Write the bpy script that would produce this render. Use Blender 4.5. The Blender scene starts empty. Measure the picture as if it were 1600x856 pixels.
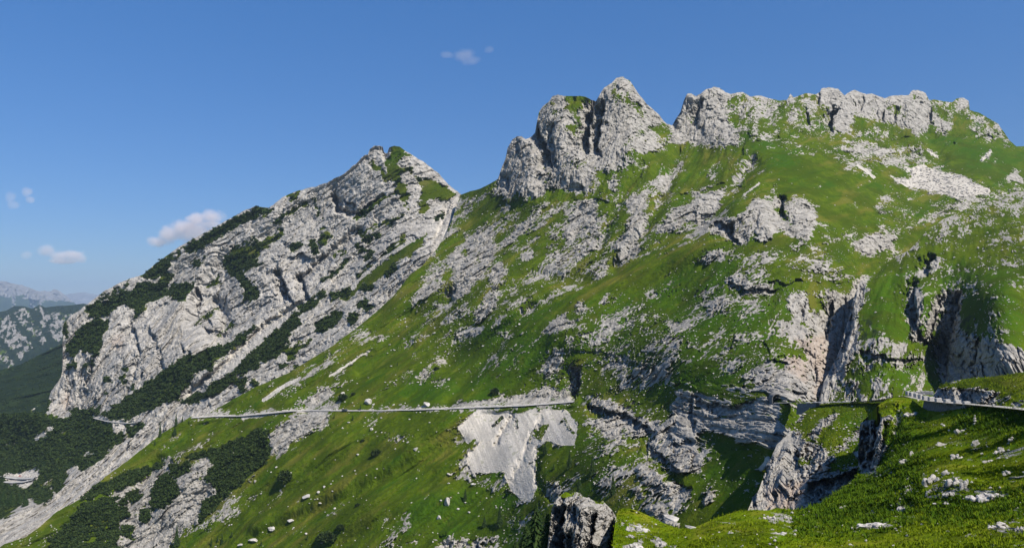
import bpy, bmesh, math, random
import numpy as np
from mathutils import Vector, Matrix
random.seed(7); RNG = np.random.default_rng(7)
C = bpy.context.scene.collection
SC = bpy.context.scene

# ------------------------------------------------------------------ camera, sky, sun, exposure
F = 1200.0; PITCH = math.atan(42.0/F)
cam_data = bpy.data.cameras.new('camera'); cam = bpy.data.objects.new('camera', cam_data); C.objects.link(cam)
cam_data.sensor_width = 36; cam_data.lens = 27.0; cam_data.clip_start = 0.5; cam_data.clip_end = 120000
cam.location = (0, 0, 0); cam.rotation_euler = (math.pi/2 + PITCH, 0, 0)
SC.camera = cam
SUN_DIR = Vector((0.74, -0.67, 0)).normalized()
SUN_EL = math.radians(50)
to_sun = Vector((SUN_DIR.x*math.cos(SUN_EL), SUN_DIR.y*math.cos(SUN_EL), math.sin(SUN_EL)))
world = bpy.data.worlds.new('World'); SC.world = world; world.use_nodes = True
wn = world.node_tree; bg = wn.nodes['Background']
sky = wn.nodes.new('ShaderNodeTexSky'); sky.sky_type = 'NISHITA'; sky.sun_disc = False
sky.sun_elevation = SUN_EL; sky.sun_rotation = math.atan2(SUN_DIR.x, SUN_DIR.y)
sky.altitude = 1900; sky.air_density = 1.0; sky.dust_density = 0.25; sky.ozone_density = 3.0
wtc = wn.nodes.new('ShaderNodeTexCoord'); wsp = wn.nodes.new('ShaderNodeSeparateXYZ'); wn.links.new(wtc.outputs['Generated'], wsp.inputs[0])
wmr = wn.nodes.new('ShaderNodeMapRange'); wn.links.new(wsp.outputs[2], wmr.inputs[0]); wmr.inputs[1].default_value = 0.0; wmr.inputs[2].default_value = 0.36
wmx = wn.nodes.new('ShaderNodeMix'); wmx.data_type = 'RGBA'; wn.links.new(wmr.outputs[0], wmx.inputs[0])
wmx.inputs[6].default_value = (.48, .54, .68, 1); wmx.inputs[7].default_value = (.49, .91, 1.27, 1)      # clear deep mountain air
wml = wn.nodes.new('ShaderNodeMix'); wml.data_type = 'RGBA'; wml.blend_type = 'MULTIPLY'; wml.inputs[0].default_value = 1.0
wn.links.new(sky.outputs[0], wml.inputs[6]); wn.links.new(wmx.outputs[2], wml.inputs[7]); wn.links.new(wml.outputs[2], bg.inputs[0]); bg.inputs[1].default_value = 0.088
sl = bpy.data.lights.new('sun', 'SUN'); sun = bpy.data.objects.new('sun', sl); C.objects.link(sun)
sl.energy = 5.0; sl.angle = math.radians(0.5); sl.color = (1.0, 0.95, 0.87)
sun.rotation_euler = to_sun.to_track_quat('Z', 'Y').to_euler()
SC.view_settings.view_transform = 'Standard'; SC.view_settings.look = 'None'
SC.view_settings.exposure = 0.35; SC.view_settings.gamma = 1.0
SC.render.engine = 'CYCLES'
SC.cycles.max_bounces = 4; SC.cycles.diffuse_bounces = 2; SC.cycles.glossy_bounces = 1
SC.cycles.transparent_max_bounces = 4; SC.cycles.volume_bounces = 2
SC.cycles.volume_step_rate = 1.0; SC.cycles.volume_max_steps = 128

# ------------------------------------------------------------------ helpers
def ray(u, v):
    """world direction per unit of depth (y) for a photograph pixel (1600 x 856)"""
    x = (u-800.0)/F; yc = (428.0-v)/F
    dy = math.cos(PITCH) - yc*math.sin(PITCH); dz = math.sin(PITCH) + yc*math.cos(PITCH)
    return x/dy, dz/dy
def P(u, v, d):
    a, b = ray(u, v); return Vector((a*d, d, b*d))
def tag(o, label=None, cat=None, group=None, kind=None):
    if label: o['label'] = label
    if cat: o['category'] = cat
    if group: o['group'] = group
    if kind: o['kind'] = kind
    return o
def empty(name, loc, rz=0, sc=1.0):
    o = bpy.data.objects.new(name, None); C.objects.link(o); o.location = loc
    o.rotation_euler = (0, 0, rz); o.scale = (sc, sc, sc); o.empty_display_size = 0.5; return o
def link(name, me, mat=None, parent=None):
    o = bpy.data.objects.new(name, me); C.objects.link(o)
    if mat is not None and len(me.materials) == 0: me.materials.append(mat)
    if parent is not None: o.parent = parent
    return o
def mesh_np(name, verts, faces, smooth=True):
    """verts (n,3), faces (m,3|4) int arrays"""
    me = bpy.data.meshes.new(name)
    v = np.ascontiguousarray(verts, dtype=np.float32); f = np.ascontiguousarray(faces, dtype=np.int32)
    k = f.shape[1]
    me.vertices.add(len(v)); me.vertices.foreach_set('co', v.ravel())
    me.loops.add(f.size); me.loops.foreach_set('vertex_index', f.ravel())
    me.polygons.add(len(f)); me.polygons.foreach_set('loop_start', np.arange(0, f.size, k, dtype=np.int32))
    me.polygons.foreach_set('loop_total', np.full(len(f), k, dtype=np.int32))
    me.polygons.foreach_set('use_smooth', np.full(len(f), smooth, dtype=bool))
    me.update(calc_edges=True); return me

# ------------------------------------------------------------------ numpy noise
def _h(ix, iy, seed):
    h = (ix.astype(np.uint32)*np.uint32(374761393) + iy.astype(np.uint32)*np.uint32(668265263) + np.uint32((seed*2246822519) & 0xffffffff))
    h = (h ^ (h >> np.uint32(13)))*np.uint32(1274126177)
    h = (h ^ (h >> np.uint32(15)))*np.uint32(2246822519)
    return h ^ (h >> np.uint32(16))
def _hf(ix, iy, seed): return (_h(ix, iy, seed) & np.uint32(0xffff)).astype(np.float32)/65535.0
def gnoise(x, y, seed=0):
    """gradient noise about -0.7..0.7"""
    x = np.asarray(x, np.float32); y = np.asarray(y, np.float32)
    ix = np.floor(x).astype(np.int64); iy = np.floor(y).astype(np.int64)
    fx = x-ix; fy = y-iy
    sx = fx*fx*fx*(fx*(fx*6-15)+10); sy = fy*fy*fy*(fy*(fy*6-15)+10)
    def g(a, b):
        an = _hf(ix+a, iy+b, seed)*6.2831853
        return np.cos(an)*(fx-a) + np.sin(an)*(fy-b)
    n0 = g(0, 0)*(1-sx) + g(1, 0)*sx; n1 = g(0, 1)*(1-sx) + g(1, 1)*sx
    return (n0*(1-sy) + n1*sy)*1.4
def fbm(x, y, seed=0, oct=4, gain=0.5):
    s = 0; a = 1.0; t = 0
    for i in range(oct):
        s = s + a*gnoise(x*2**i + 17.3*i, y*2**i - 9.1*i, seed+i); t += a; a *= gain
    return s/t
def facet(x, y, seed=0, tilt=0.8):
    """every cell of a jittered grid is a small tilted plane: angular blocks of rock"""
    ix = np.floor(x).astype(np.int64); iy = np.floor(y).astype(np.int64)
    best = np.full(np.shape(x), 9.0, np.float32); val = np.zeros(np.shape(x), np.float32); sec = best.copy()
    for a in (-1, 0, 1):
        for b in (-1, 0, 1):
            cx = ix+a; cy = iy+b
            px = cx + _hf(cx, cy, seed+1); py = cy + _hf(cx, cy, seed+2)
            dx = x-px; dy = y-py; d = dx*dx + dy*dy
            gx = (_hf(cx, cy, seed+3)-.5)*2*tilt; gy = (_hf(cx, cy, seed+4)-.5)*2*tilt
            vv = _hf(cx, cy, seed+5)-.5 + gx*dx + gy*dy
            m = d < best
            sec = np.where(m, best, np.minimum(sec, d)); best = np.where(m, d, best); val = np.where(m, vv, val)
    edge = np.sqrt(sec) - np.sqrt(best)
    return val.astype(np.float32), edge.astype(np.float32)
def sstep(a, b, x):
    t = np.clip((x-a)/(b-a), 0, 1); return t*t*(3-2*t)

# ------------------------------------------------------------------ cover maps (what grows or lies where)
CODES = {'R': (.97, 0, 0), 'r': (.62, 0, 0), 'm': (.43, 0, 0), 'g': (.27, 0, 0), 'G': (.105, 0, 0), 'P': (.04, 0, 0),
         'S': (.0, .95, 0), 'T': (.08, .5, 0), 'B': (.75, .5, 0), 'C': (.95, 0, 1.0)}
MW, MH, MO = 1720, 980, 60          # map size, origin offset
def poly_mask(pts):
    pts = np.array(pts, float) + MO
    x0 = max(int(pts[:, 0].min()), 0); x1 = min(int(pts[:, 0].max())+2, MW)
    y0 = max(int(pts[:, 1].min()), 0); y1 = min(int(pts[:, 1].max())+2, MH)
    X, Y = np.meshgrid(np.arange(x0, x1), np.arange(y0, y1)); ins = np.zeros(X.shape, bool)
    n = len(pts)
    for i in range(n):
        ax, ay = pts[i]; bx, by = pts[(i+1) % n]
        if ay == by: continue
        c = ((Y >= min(ay, by)) & (Y < max(ay, by)) & (X < (bx-ax)*(Y-ay)/(by-ay)+ax)); ins ^= c
    return (slice(y0, y1), slice(x0, x1)), ins
def line_mask(pts, w):
    pts = np.array(pts, float) + MO; w2 = w/2.0 + .3
    x0 = max(int(pts[:, 0].min()-w2), 0); x1 = min(int(pts[:, 0].max()+w2)+2, MW)
    y0 = max(int(pts[:, 1].min()-w2), 0); y1 = min(int(pts[:, 1].max()+w2)+2, MH)
    X, Y = np.meshgrid(np.arange(x0, x1), np.arange(y0, y1)); ins = np.zeros(X.shape, bool)
    for i in range(len(pts)-1):
        a = pts[i]; b = pts[i+1]; ab = b-a; L = max((ab**2).sum(), 1e-6)
        t = np.clip(((X-a[0])*ab[0] + (Y-a[1])*ab[1])/L, 0, 1)
        ins |= ((X-a[0]-t*ab[0])**2 + (Y-a[1]-t*ab[1])**2) < w2*w2
    return (slice(y0, y1), slice(x0, x1)), ins
def blur(a, r):
    if r < 1: return a
    for _ in range(2):
        for ax in (0, 1):
            k = 2*r+1; p = [(0, 0), (0, 0)]; p[ax] = (r+1, r); q = np.pad(a, p, mode='edge'); c = np.cumsum(q, axis=ax)
            a = (c[k:] - c[:-k])/k if ax == 0 else (c[:, k:] - c[:, :-k])/k
    return a
def make_maps(base, items, tints=(), soft=1, lush=()):
    M = np.zeros((MH, MW, 3), np.float32); M[:] = CODES[base]
    for it in items:
        code = it[0]
        if isinstance(it[1], (int, float)): sl_, m = line_mask(it[2], it[1])
        else: sl_, m = poly_mask(it[1])
        M[sl_][m] = CODES[code]
    T = np.zeros((MH, MW), np.float32)
    for pts in tints:
        sl_, m = poly_mask(pts); T[sl_][m] = 1
    Lm = np.zeros((MH, MW), np.float32)
    for pts in lush:
        sl_, m = poly_mask(pts); Lm[sl_][m] = 1
    return [blur(M[:, :, 0], soft), blur(M[:, :, 1], 1), blur(M[:, :, 2], 1)] + [blur(T, 4), blur(Lm, 14)]
def look(M, u, v):
    x = np.clip(u+MO, 0, MW-1.01); y = np.clip(v+MO, 0, MH-1.01)
    ix = x.astype(int); iy = y.astype(int); fx = x-ix; fy = y-iy
    return (M[iy, ix]*(1-fx)+M[iy, ix+1]*fx)*(1-fy) + (M[iy+1, ix]*(1-fx)+M[iy+1, ix+1]*fx)*fy

# ------------------------------------------------------------------ depth surfaces
class TPS:
    """thin plate spline through (u, v, 1/depth): a plane in space stays a plane"""
    def __init__(s, pts):
        p = np.array(pts, float); s.p = p[:, :2]/500.0; z = 1000.0/p[:, 2]; n = len(p)
        K = s.U(np.hypot(s.p[:, None, 0]-s.p[None, :, 0], s.p[:, None, 1]-s.p[None, :, 1])) + np.eye(n)*2e-4
        A = np.zeros((n+3, n+3)); A[:n, :n] = K; A[:n, n] = 1; A[:n, n+1:] = s.p; A[n, :n] = 1; A[n+1:, :n] = s.p.T
        s.w = np.linalg.solve(A, np.concatenate([z, np.zeros(3)])); s.n = n
        g = 10; s.gu = np.arange(-80, 1860, g); s.gv = np.arange(60, 960, g)
        U, V = np.meshgrid(s.gu, s.gv); Z = np.zeros(U.shape)
        for i in range(n): Z += s.w[i]*s.U(np.hypot(U/500.0-s.p[i, 0], V/500.0-s.p[i, 1]))
        Z += s.w[n] + s.w[n+1]*U/500.0 + s.w[n+2]*V/500.0; s.Z = np.maximum(Z, .01)
    @staticmethod
    def U(r): return np.where(r > 1e-9, r*r*np.log(np.maximum(r, 1e-9)), 0)
    def __call__(s, u, v):
        x = np.clip((u-s.gu[0])/10, 0, len(s.gu)-1.01); y = np.clip((v-s.gv[0])/10, 0, len(s.gv)-1.01)
        ix = x.astype(int); iy = y.astype(int); fx = x-ix; fy = y-iy; Z = s.Z
        fx = fx; fy = fy
        z = (Z[iy, ix]*(1-fx)+Z[iy, ix+1]*fx)*(1-fy) + (Z[iy+1, ix]*(1-fx)+Z[iy+1, ix+1]*fx)*fy
        return 1000.0/z
def features(u, v, mpp, feats):
    """local relief: L = ground left of the line lies deeper, N = deeper on the right, U = deeper below, V = narrow gully, H = rib"""
    o = np.zeros_like(u)
    if not len(feats): return o
    u0_, v0_ = u, v
    u = u0_ + fbm(u0_/13.0, v0_/17.0, 401, 4, .6)*9; v = v0_ + fbm(u0_/15.0, v0_/13.0, 431, 4, .6)*8
    mpp0 = mpp; mpp = mpp*(1+.8*fbm(u0_/9.0, v0_/12.0, 441, 3, .6))
    for f in feats:
        kind, amp, W, pts = f; p = np.array(pts, float)
        if kind in 'LN':
            p = p[np.argsort(p[:, 1])]; s = u - np.interp(v, p[:, 1], p[:, 0])
            e = sstep(p[0, 1]-6, p[0, 1]+10, v)*(1-sstep(p[-1, 1]-10, p[-1, 1]+6, v))
            if kind == 'N': s = -s
            o += amp*mpp*e*np.where(s < 0, sstep(0, -3, s)*np.exp(s/W), 0)
        elif kind == 'U':
            p = p[np.argsort(p[:, 0])]; s = np.interp(u, p[:, 0], p[:, 1]) - v
            e = sstep(p[0, 0]-6, p[0, 0]+10, u)*(1-sstep(p[-1, 0]-10, p[-1, 0]+6, u))
            o += amp*mpp*e*np.where(s < 0, sstep(0, -3, s)*np.exp(s/W), 0)
        else:
            best = np.full(u.shape, 1e9)
            x0, y0 = p.min(0)-3*W; x1, y1 = p.max(0)+3*W
            m = (u > x0) & (u < x1) & (v > y0) & (v < y1)
            q = 1.0 if W < 8.5 else .0; um = u0_[m]+(u[m]-u0_[m])*q; vm = v0_[m]+(v[m]-v0_[m])*q; gm = 1+(mpp[m]/mpp0[m]-1)*.35*q; bm = np.full(um.shape, 1e9)
            for i in range(len(p)-1):
                a = p[i]; ab = p[i+1]-a; L = (ab**2).sum(); t = np.clip(((um-a[0])*ab[0]+(vm-a[1])*ab[1])/L, 0, 1)
                bm = np.minimum(bm, (um-a[0]-t*ab[0])**2+(vm-a[1]-t*ab[1])**2)
            g = np.exp(-bm/(W*W)); o[m] += (amp if kind == 'V' else -amp)*mpp0[m]*g*gm
    return o

class Layer: pass
def terrain(name, u0, u1, step, top, bot, tps, maps, unit, mat, theta=0.0, aniso=2.0, rough=1.0, und=1.0, jag=1.0,
            feats=(), spin=None, vstep=None, back=(1.0, 8), calm=(), mix=0.0, da=1.0, seed=0, rockbase=0.5, warp=5.0, cliffy=0.0):
    """one sheet of ground: columns of points from the skyline 'top' down to 'bot', plus the far side behind the crest"""
    vstep = vstep or step
    us = np.arange(u0, u1+step*.5, step).astype(np.float64); nu = len(us)
    tp = np.array(top, float); vt = np.interp(us, tp[:, 0], tp[:, 1])
    jn = fbm(us/14.0+seed, us*0+3.3, seed+50, 4, .6)*3.2 + fbm(us/60.0, us*0+8.1, seed+60, 3)*2.0
    sk_r = look(maps[0], us, vt+4); vt = vt + jn*jag*(0.25+0.75*sk_r)
    vb = np.interp(us, [b[0] for b in bot], [b[1] for b in bot]) if isinstance(bot, (list, tuple)) else np.full(nu, float(bot))
    vb = np.maximum(vb, vt+4)
    vg = np.arange(vt.min()-vstep, vb.max()+vstep, vstep); nv = len(vg)
    V = np.minimum(np.maximum(vg[:, None], vt[None, :]), vb[None, :]); U = np.repeat(us[None, :], nv, 0)
    lo = (vg[1:, None] > np.minimum(vt[:-1], vt[1:])[None, :]) & (vg[:-1, None] < np.maximum(vb[:-1], vb[1:])[None, :])
    ug = np.zeros((nv, nu), bool); ug[0] = True; ug[:-1, :-1] |= lo; ug[1:, :-1] |= lo; ug[:-1, 1:] |= lo; ug[1:, 1:] |= lo
    U = U[ug]; V = V[ug]; VT = np.repeat(vt[None, :], nv, 0)[ug]; INSIDE = (np.repeat(vg[:, None], nu, 1)[ug] >= VT-.01) & (np.repeat(vg[:, None], nu, 1)[ug] <= np.repeat(vb[None, :], nv, 0)[ug]+.01)
    D0 = tps(U, V); F0 = features(U, V, D0/F, feats); D0 = D0 + F0
    a = (U-800)/F; yc = (428-V)/F; dy = math.cos(PITCH)-yc*math.sin(PITCH); dz = math.sin(PITCH)+yc*math.cos(PITCH)
    a = a/dy; b = dz/dy
    X = a*D0; Z = b*D0; mpp = D0/F
    cs, sn = math.cos(theta), math.sin(theta)
    A_ = (X*cs + Z*sn)/unit; B_ = (-X*sn + Z*cs)/unit        # along / across the streak, in units of a photo pixel's size
    A_ = A_ + da*D0/unit*.22 + F0/unit*.3; B_ = B_ + D0/unit*.42 + F0/unit*.4
    if spin is not None:                                     # other bedding direction in part of the slope
        for fn, th2, *kd in spin:
            kd = kd[0] if kd else .42
            c2, s2 = math.cos(th2), math.sin(th2); m2 = fn(U+fbm(U/20., V/20., 5, 3)*16, V+fbm(U/20., V/20., 9, 3)*16)
            A2 = (X*c2+Z*s2)/unit + D0/unit*.22 + F0/unit*.3; B2 = (-X*s2+Z*c2)/unit + D0/unit*kd*(1 if c2 > 0 else -1) + F0/unit*.4
            A_ = np.where(m2, A2, A_); B_ = np.where(m2, B2, B_)
    # cover
    wx = fbm(X/unit/16.0, Z/unit/16.0+D0/unit/30, seed+1, 4, .62)*warp*2.2; wz = fbm(X/unit/16.0+31, Z/unit/16.0+D0/unit/30, seed+7, 4, .62)*warp*2.2
    Uw = U+wx; Vw = V+wz
    rk = look(maps[0], Uw, Vw); sc = look(maps[1], Uw, Vw); scree = look(maps[2], U+wx*.3, V+wz*.3); tint = look(maps[3], Uw, Vw)
    n1 = fbm(A_/(26.0*aniso), B_/26.0, seed+11, 5, .68)
    n2 = fbm(A_/(8.0*aniso**.6), B_/6.0, seed+21, 4, .8)
    nl = fbm(A_/(70*aniso), B_/55.0, seed+15, 2)
    nn = n1*(0.80+.40*mix) + n2*(0.95-.2*mix) + mix*nl*.55
    n3 = np.abs(gnoise(A_/9.0, B_/4.5, seed+24)); n4 = gnoise(A_/3.2, B_/2.4, seed+25)
    nn = nn + mix*(.17 - n3*.9 + n4*.2)
    rock = rk + nn*1.05*(1-np.abs(2*rk-1)**3*(.72-.30*mix))
    scf = sc + fbm(A_/14.0, B_/9.0, seed+31, 4, .7)*.9*(1-np.abs(2*sc-1)**2*.6)
    rockm = sstep(.40, .58, rock); scm = sstep(.44, .56, scf); screem = sstep(.4, .6, scree)
    # relief (metres, in depth; negative is towards the viewer)
    k = 1.0 if rough else 0
    f1, e1 = facet(A_/(30*aniso**.7)+n2*.3, B_/22.0+n1*.5, seed+71)
    f2, e2 = facet(A_/(11*aniso**.6)+n2*.4, B_/8.0+n2*.5, seed+81)
    f3, e3 = facet(A_/(4.6*aniso**.4)+n2*.4, B_/3.7+n2*.4, seed+85)
    rid = np.abs(gnoise(A_/(44*aniso), B_/30.0, seed+91)); rid2 = np.abs(gnoise(A_/(17*aniso)+5, B_/11.0, seed+92)); rid3 = np.abs(gnoise(A_/(7*aniso**.7)+9, B_/5.0, seed+93))
    crack = np.exp(-e1*e1*90)*3.0 + np.exp(-e2*e2*60)*1.6 + np.exp(-e3*e3*40)*.8
    rrel = -f1*7 - f2*4.2 - f3*2.1 - rid*8 - rid2*5.0 - rid3*2.6 + crack*.75 + gnoise(A_/2.7, B_/2.3, seed+94)*.7
    gz = np.clip(np.sqrt(1+.5*((tps(U+2, V)-tps(U-2, V))/4/np.maximum(mpp, 1e-6))**2), 1, 3.2); rrel = rrel*gz
    big = gnoise(A_/(150*aniso**.5), B_/90.0, seed+41)*34 + gnoise(A_/(70*aniso**.7), B_/38.0, seed+43)*15
    grel = gnoise(A_/(34*aniso), B_/17.0, seed+45)*7.0 + gnoise(A_/(14*aniso), B_/7.0, seed+46)*3.0 + fbm(A_/6, B_/4, seed+48, 3, .6)*1.7
    calmf = np.ones_like(U)
    for (pts, rad) in calm:
        p = np.array(pts, float)
        dmin = np.full(U.shape, 1e9)
        for i in range(len(p)-1):
            q = p[i]; ab = p[i+1]-q; L = (ab**2).sum(); tt = np.clip(((U-q[0])*ab[0]+(V-q[1])*ab[1])/L, 0, 1)
            dmin = np.minimum(dmin, (U-q[0]-tt*ab[0])**2+(V-q[1]-tt*ab[1])**2)
        calmf *= sstep(rad*.5, rad*1.6, np.sqrt(dmin))
    rb = rockm*(1-screem)*(1-.6*scm)
    rel = (und*big + (1-rb)*grel*(1-.75*screem) + rb*(rough*rrel*(.35+.65*sstep(.25, .8, rk)) + 1.2))*unit*calmf
    rel += -scm*(.8+1.2*fbm(A_/3.0, B_/3.0, seed+99, 2))*unit*1.2
    edge = sstep(0, 6, (V-VT))           # skyline keeps its traced outline
    D = D0 + rel*(.35+.65*edge)
    D = np.maximum(D, D0*.6)
    X = a*D; Z = b*D; Y = D
    # the far side behind the crest
    nb = back[1]; rows = []; X0 = X[:nu]; Y0 = Y[:nu]; Z0 = Z[:nu]
    for kx in range(nb, 0, -1):
        q = back[0]*unit*(10.0*kx + 3*kx*kx)
        nz = fbm(us/20.0, us*0+kx*.7, seed+110, 3)*unit*10*min(kx, 4)*.5
        rows.append(np.stack([X0*(1+q/np.maximum(Y0, 1)), Y0+q, Z0*(1+q/np.maximum(Y0, 1)) - q*(.75+.08*kx) + nz*.25 - kx*unit*3], -1).reshape(-1, 3))
    G = np.concatenate(rows + [np.stack([X, Y, Z], -1)], 0)
    idg = np.full((nv, nu), -1); idg[ug] = np.arange(len(U)) + nb*nu
    idx = np.concatenate([np.arange(nb*nu).reshape(nb, nu), idg], 0)
    faces = np.stack([idx[:-1, :-1], idx[1:, :-1], idx[1:, 1:], idx[:-1, 1:]], -1)
    keep = np.concatenate([np.ones((nb, nu-1), bool), lo], 0); faces = faces[keep]
    me = mesh_np(name, G, faces)
    def att(nm, arrs):
        full = [np.concatenate([np.tile(q[:nu], nb), q]) for q in arrs]
        full.append(np.ones(len(G))); at = me.attributes.new(nm, 'FLOAT_COLOR', 'POINT')
        at.data.foreach_set('color', np.stack(full, -1).astype(np.float32).ravel())
    att('cover', [np.clip(rock, 0, 1), np.clip(scf, 0, 1), np.clip(scree, 0, 1)])
    dry = fbm(A_/(60*aniso), B_/30.0, seed+120, 4, .6)+.5
    dry = dry*(1-.75*look(maps[4], Uw, Vw))
    att('tints', [np.clip(tint, 0, 1), np.clip(dry, 0, 1), np.clip(.5+.9*fbm(X/unit/5.0+Z/unit*.12, Z/unit/45.0, seed+130, 4, .65), 0, 1)])
    o = link(name, me, mat)
    Dg = np.zeros((nv, nu)); Dg[ug] = D; first = np.argmax(ug[1:], 0)+1; last = nv-1-np.argmax(ug[::-1], 0); rr_ = np.arange(nv)[:, None]
    Dg = np.take_along_axis(Dg, np.clip(rr_, first[None, :], last[None, :]), 0)
    L = Layer(); L.o = o; L.us = us; L.vt = vt; L.vb = vb; L.vg = vg; L.o2 = None; L.D = Dg; L.VT = VT; L.inside = INSIDE; L.nv = nv; L.rock = rockm; L.sc = scm; L.scree = screem
    L.X = X; L.Y = Y; L.Z = Z; L.U = U; L.V = V; L.rk = rk; L.unit = unit; L.name = name
    return L
def on(L, u, v):
    """the point of a layer seen at photo pixel (u, v)"""
    x = min(max((u-L.us[0])/(L.us[1]-L.us[0]), 0), len(L.us)-1.001); i = int(x)
    v = max(v, max(L.vt[i], L.vt[i+1])+.5)
    y = min(max((v-L.vg[0])/(L.vg[1]-L.vg[0]), 0), L.nv-1.001); j = int(y); fx = x-i; fy = y-j
    d = (L.D[j, i]*(1-fx)+L.D[j, i+1]*fx)*(1-fy) + (L.D[j+1, i]*(1-fx)+L.D[j+1, i+1]*fx)*fy
    return P(u, v, d), d

# ------------------------------------------------------------------ materials
def mat_new(name):
    m = bpy.data.materials.new(name); m.use_nodes = True; nt = m.node_tree; b = nt.nodes['Principled BSDF']
    b.inputs['Specular IOR Level'].default_value = 0.03; b.inputs['Roughness'].default_value = 0.9
    return m, nt, b
def N(nt, t, **kw):
    n = nt.nodes.new(t)
    for k_, v_ in kw.items(): setattr(n, k_, v_)
    return n
def noise(nt, co, scale, detail=3, rough=.6, dist=0):
    n = N(nt, 'ShaderNodeTexNoise'); n.inputs['Scale'].default_value = scale; n.inputs['Detail'].default_value = detail
    n.inputs['Roughness'].default_value = rough; n.inputs['Distortion'].default_value = dist; nt.links.new(co, n.inputs['Vector']); return n.outputs['Fac']
def mixc(nt, f, a, b, mode='MIX'):
    n = N(nt, 'ShaderNodeMix', data_type='RGBA', blend_type=mode)
    for s, i in ((f, 0), (a, 6), (b, 7)):
        if hasattr(s, 'node'): nt.links.new(s, n.inputs[i])
        else: n.inputs[i].default_value = s if i == 0 else (*s, 1)
    return n.outputs[2]
def math_(nt, op, a, b=0.0, clamp=False):
    n = N(nt, 'ShaderNodeMath', operation=op, use_clamp=clamp)
    for s, i in ((a, 0), (b, 1)):
        if hasattr(s, 'node'): nt.links.new(s, n.inputs[i])
        else: n.inputs[i].default_value = s
    return n.outputs[0]
def ramp(nt, f, lo, hi, a=0.0, b=1.0):
    n = N(nt, 'ShaderNodeMapRange', interpolation_type='SMOOTHSTEP'); nt.links.new(f, n.inputs[0])
    n.inputs[1].default_value = lo; n.inputs[2].default_value = hi; n.inputs[3].default_value = a; n.inputs[4].default_value = b; return n.outputs[0]
def terrain_mat(name, unit, grass=((.048, .080, .003), (.082, .120, .005), (.128, .124, .018)), scrub=((.018, .033, .010), (.046, .066, .018)),
                rock=((.195, .182, .160), (.395, .366, .322)), bump=1.0):
    m, nt, b = mat_new(name)
    geo = N(nt, 'ShaderNodeNewGeometry'); pos = geo.outputs['Position']
    ca = N(nt, 'ShaderNodeAttribute', attribute_name='cover'); ta = N(nt, 'ShaderNodeAttribute', attribute_name='tints')
    cs = N(nt, 'ShaderNodeSeparateColor'); nt.links.new(ca.outputs['Color'], cs.inputs[0]); ts = N(nt, 'ShaderNodeSeparateColor'); nt.links.new(ta.outputs['Color'], ts.inputs[0])
    fine = noise(nt, pos, .55/unit, 3, .7); mid = noise(nt, pos, .09/unit, 4, .62); wide = noise(nt, pos, .018/unit, 3, .55)
    fo = math_(nt, 'MULTIPLY', math_(nt, 'SUBTRACT', fine, .5), .55)
    rk = ramp(nt, math_(nt, 'ADD', cs.outputs[0], fo), .46, .56)
    sm = ramp(nt, math_(nt, 'ADD', cs.outputs[1], math_(nt, 'MULTIPLY', fo, .8)), .46, .56)
    scr = ramp(nt, math_(nt, 'ADD', cs.outputs[2], math_(nt, 'MULTIPLY', fo, .5)), .42, .58)
    g = mixc(nt, ramp(nt, mid, .3, .7), grass[0], grass[1]); g = mixc(nt, math_(nt, 'MULTIPLY', ramp(nt, ts.outputs[1], .50, .80), .8), g, grass[2]); g = mixc(nt, ramp(nt, ts.outputs[1], .05, .42, .8, 0), g, (grass[0][0]*.62, grass[0][1]*.98, .003))
    g = mixc(nt, ramp(nt, wide, .45, .60, 0, .7), g, (.042, .066, .003)); g = mixc(nt, ramp(nt, noise(nt, pos, .045/unit, 5, .72), .55, .68, 0, .45), g, (.105, .098, .018))
    g = mixc(nt, ramp(nt, fine, .5, .75, 0, .5), g, (.036, .052, .003))
    r = mixc(nt, ramp(nt, mid, .32, .62), rock[0], rock[1]); r = mixc(nt, ramp(nt, fine, .30, .44, .7, 0), r, (.11, .105, .10))
    r = mixc(nt, ramp(nt, wide, .5, .72, 0, .35), r, (.27, .25, .225)); r = mixc(nt, math_(nt, 'MULTIPLY', ts.outputs[0], .4), r, (.42, .30, .22))
    s = mixc(nt, ramp(nt, mid, .35, .65), scrub[0], scrub[1]); s = mixc(nt, ramp(nt, fine, .45, .7, 0, .6), s, (.008, .015, .007))
    sc = mixc(nt, ramp(nt, mid, .3, .7), (.48, .44, .38), (.64, .58, .50)); sc = mixc(nt, ramp(nt, ts.outputs[2], .35, .75, .75, 0), sc, (.35, .32, .275)); sc = mixc(nt, ramp(nt, math_(nt, 'ADD', mid, math_(nt, 'MULTIPLY', ts.outputs[2], .35)), .78, .86, 0, .55), sc, (.16, .17, .09)); sc = mixc(nt, ramp(nt, fine, .3, .48, .35, 0), sc, (.36, .335, .31))
    col = mixc(nt, rk, g, r); col = mixc(nt, scr, col, sc); col = mixc(nt, sm, col, s)
    nt.links.new(col, b.inputs['Base Color'])
    bp = N(nt, 'ShaderNodeBump'); bp.inputs['Strength'].default_value = .75*bump; bp.inputs['Distance'].default_value = unit*1.6
    h = math_(nt, 'ADD', math_(nt, 'MULTIPLY', fine, 1.0), math_(nt, 'MULTIPLY', noise(nt, pos, .22/unit, 2, .6), .9)); nt.links.new(h, bp.inputs['Height'])
    nt.links.new(bp.outputs[0], b.inputs['Normal'])
    return m
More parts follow.
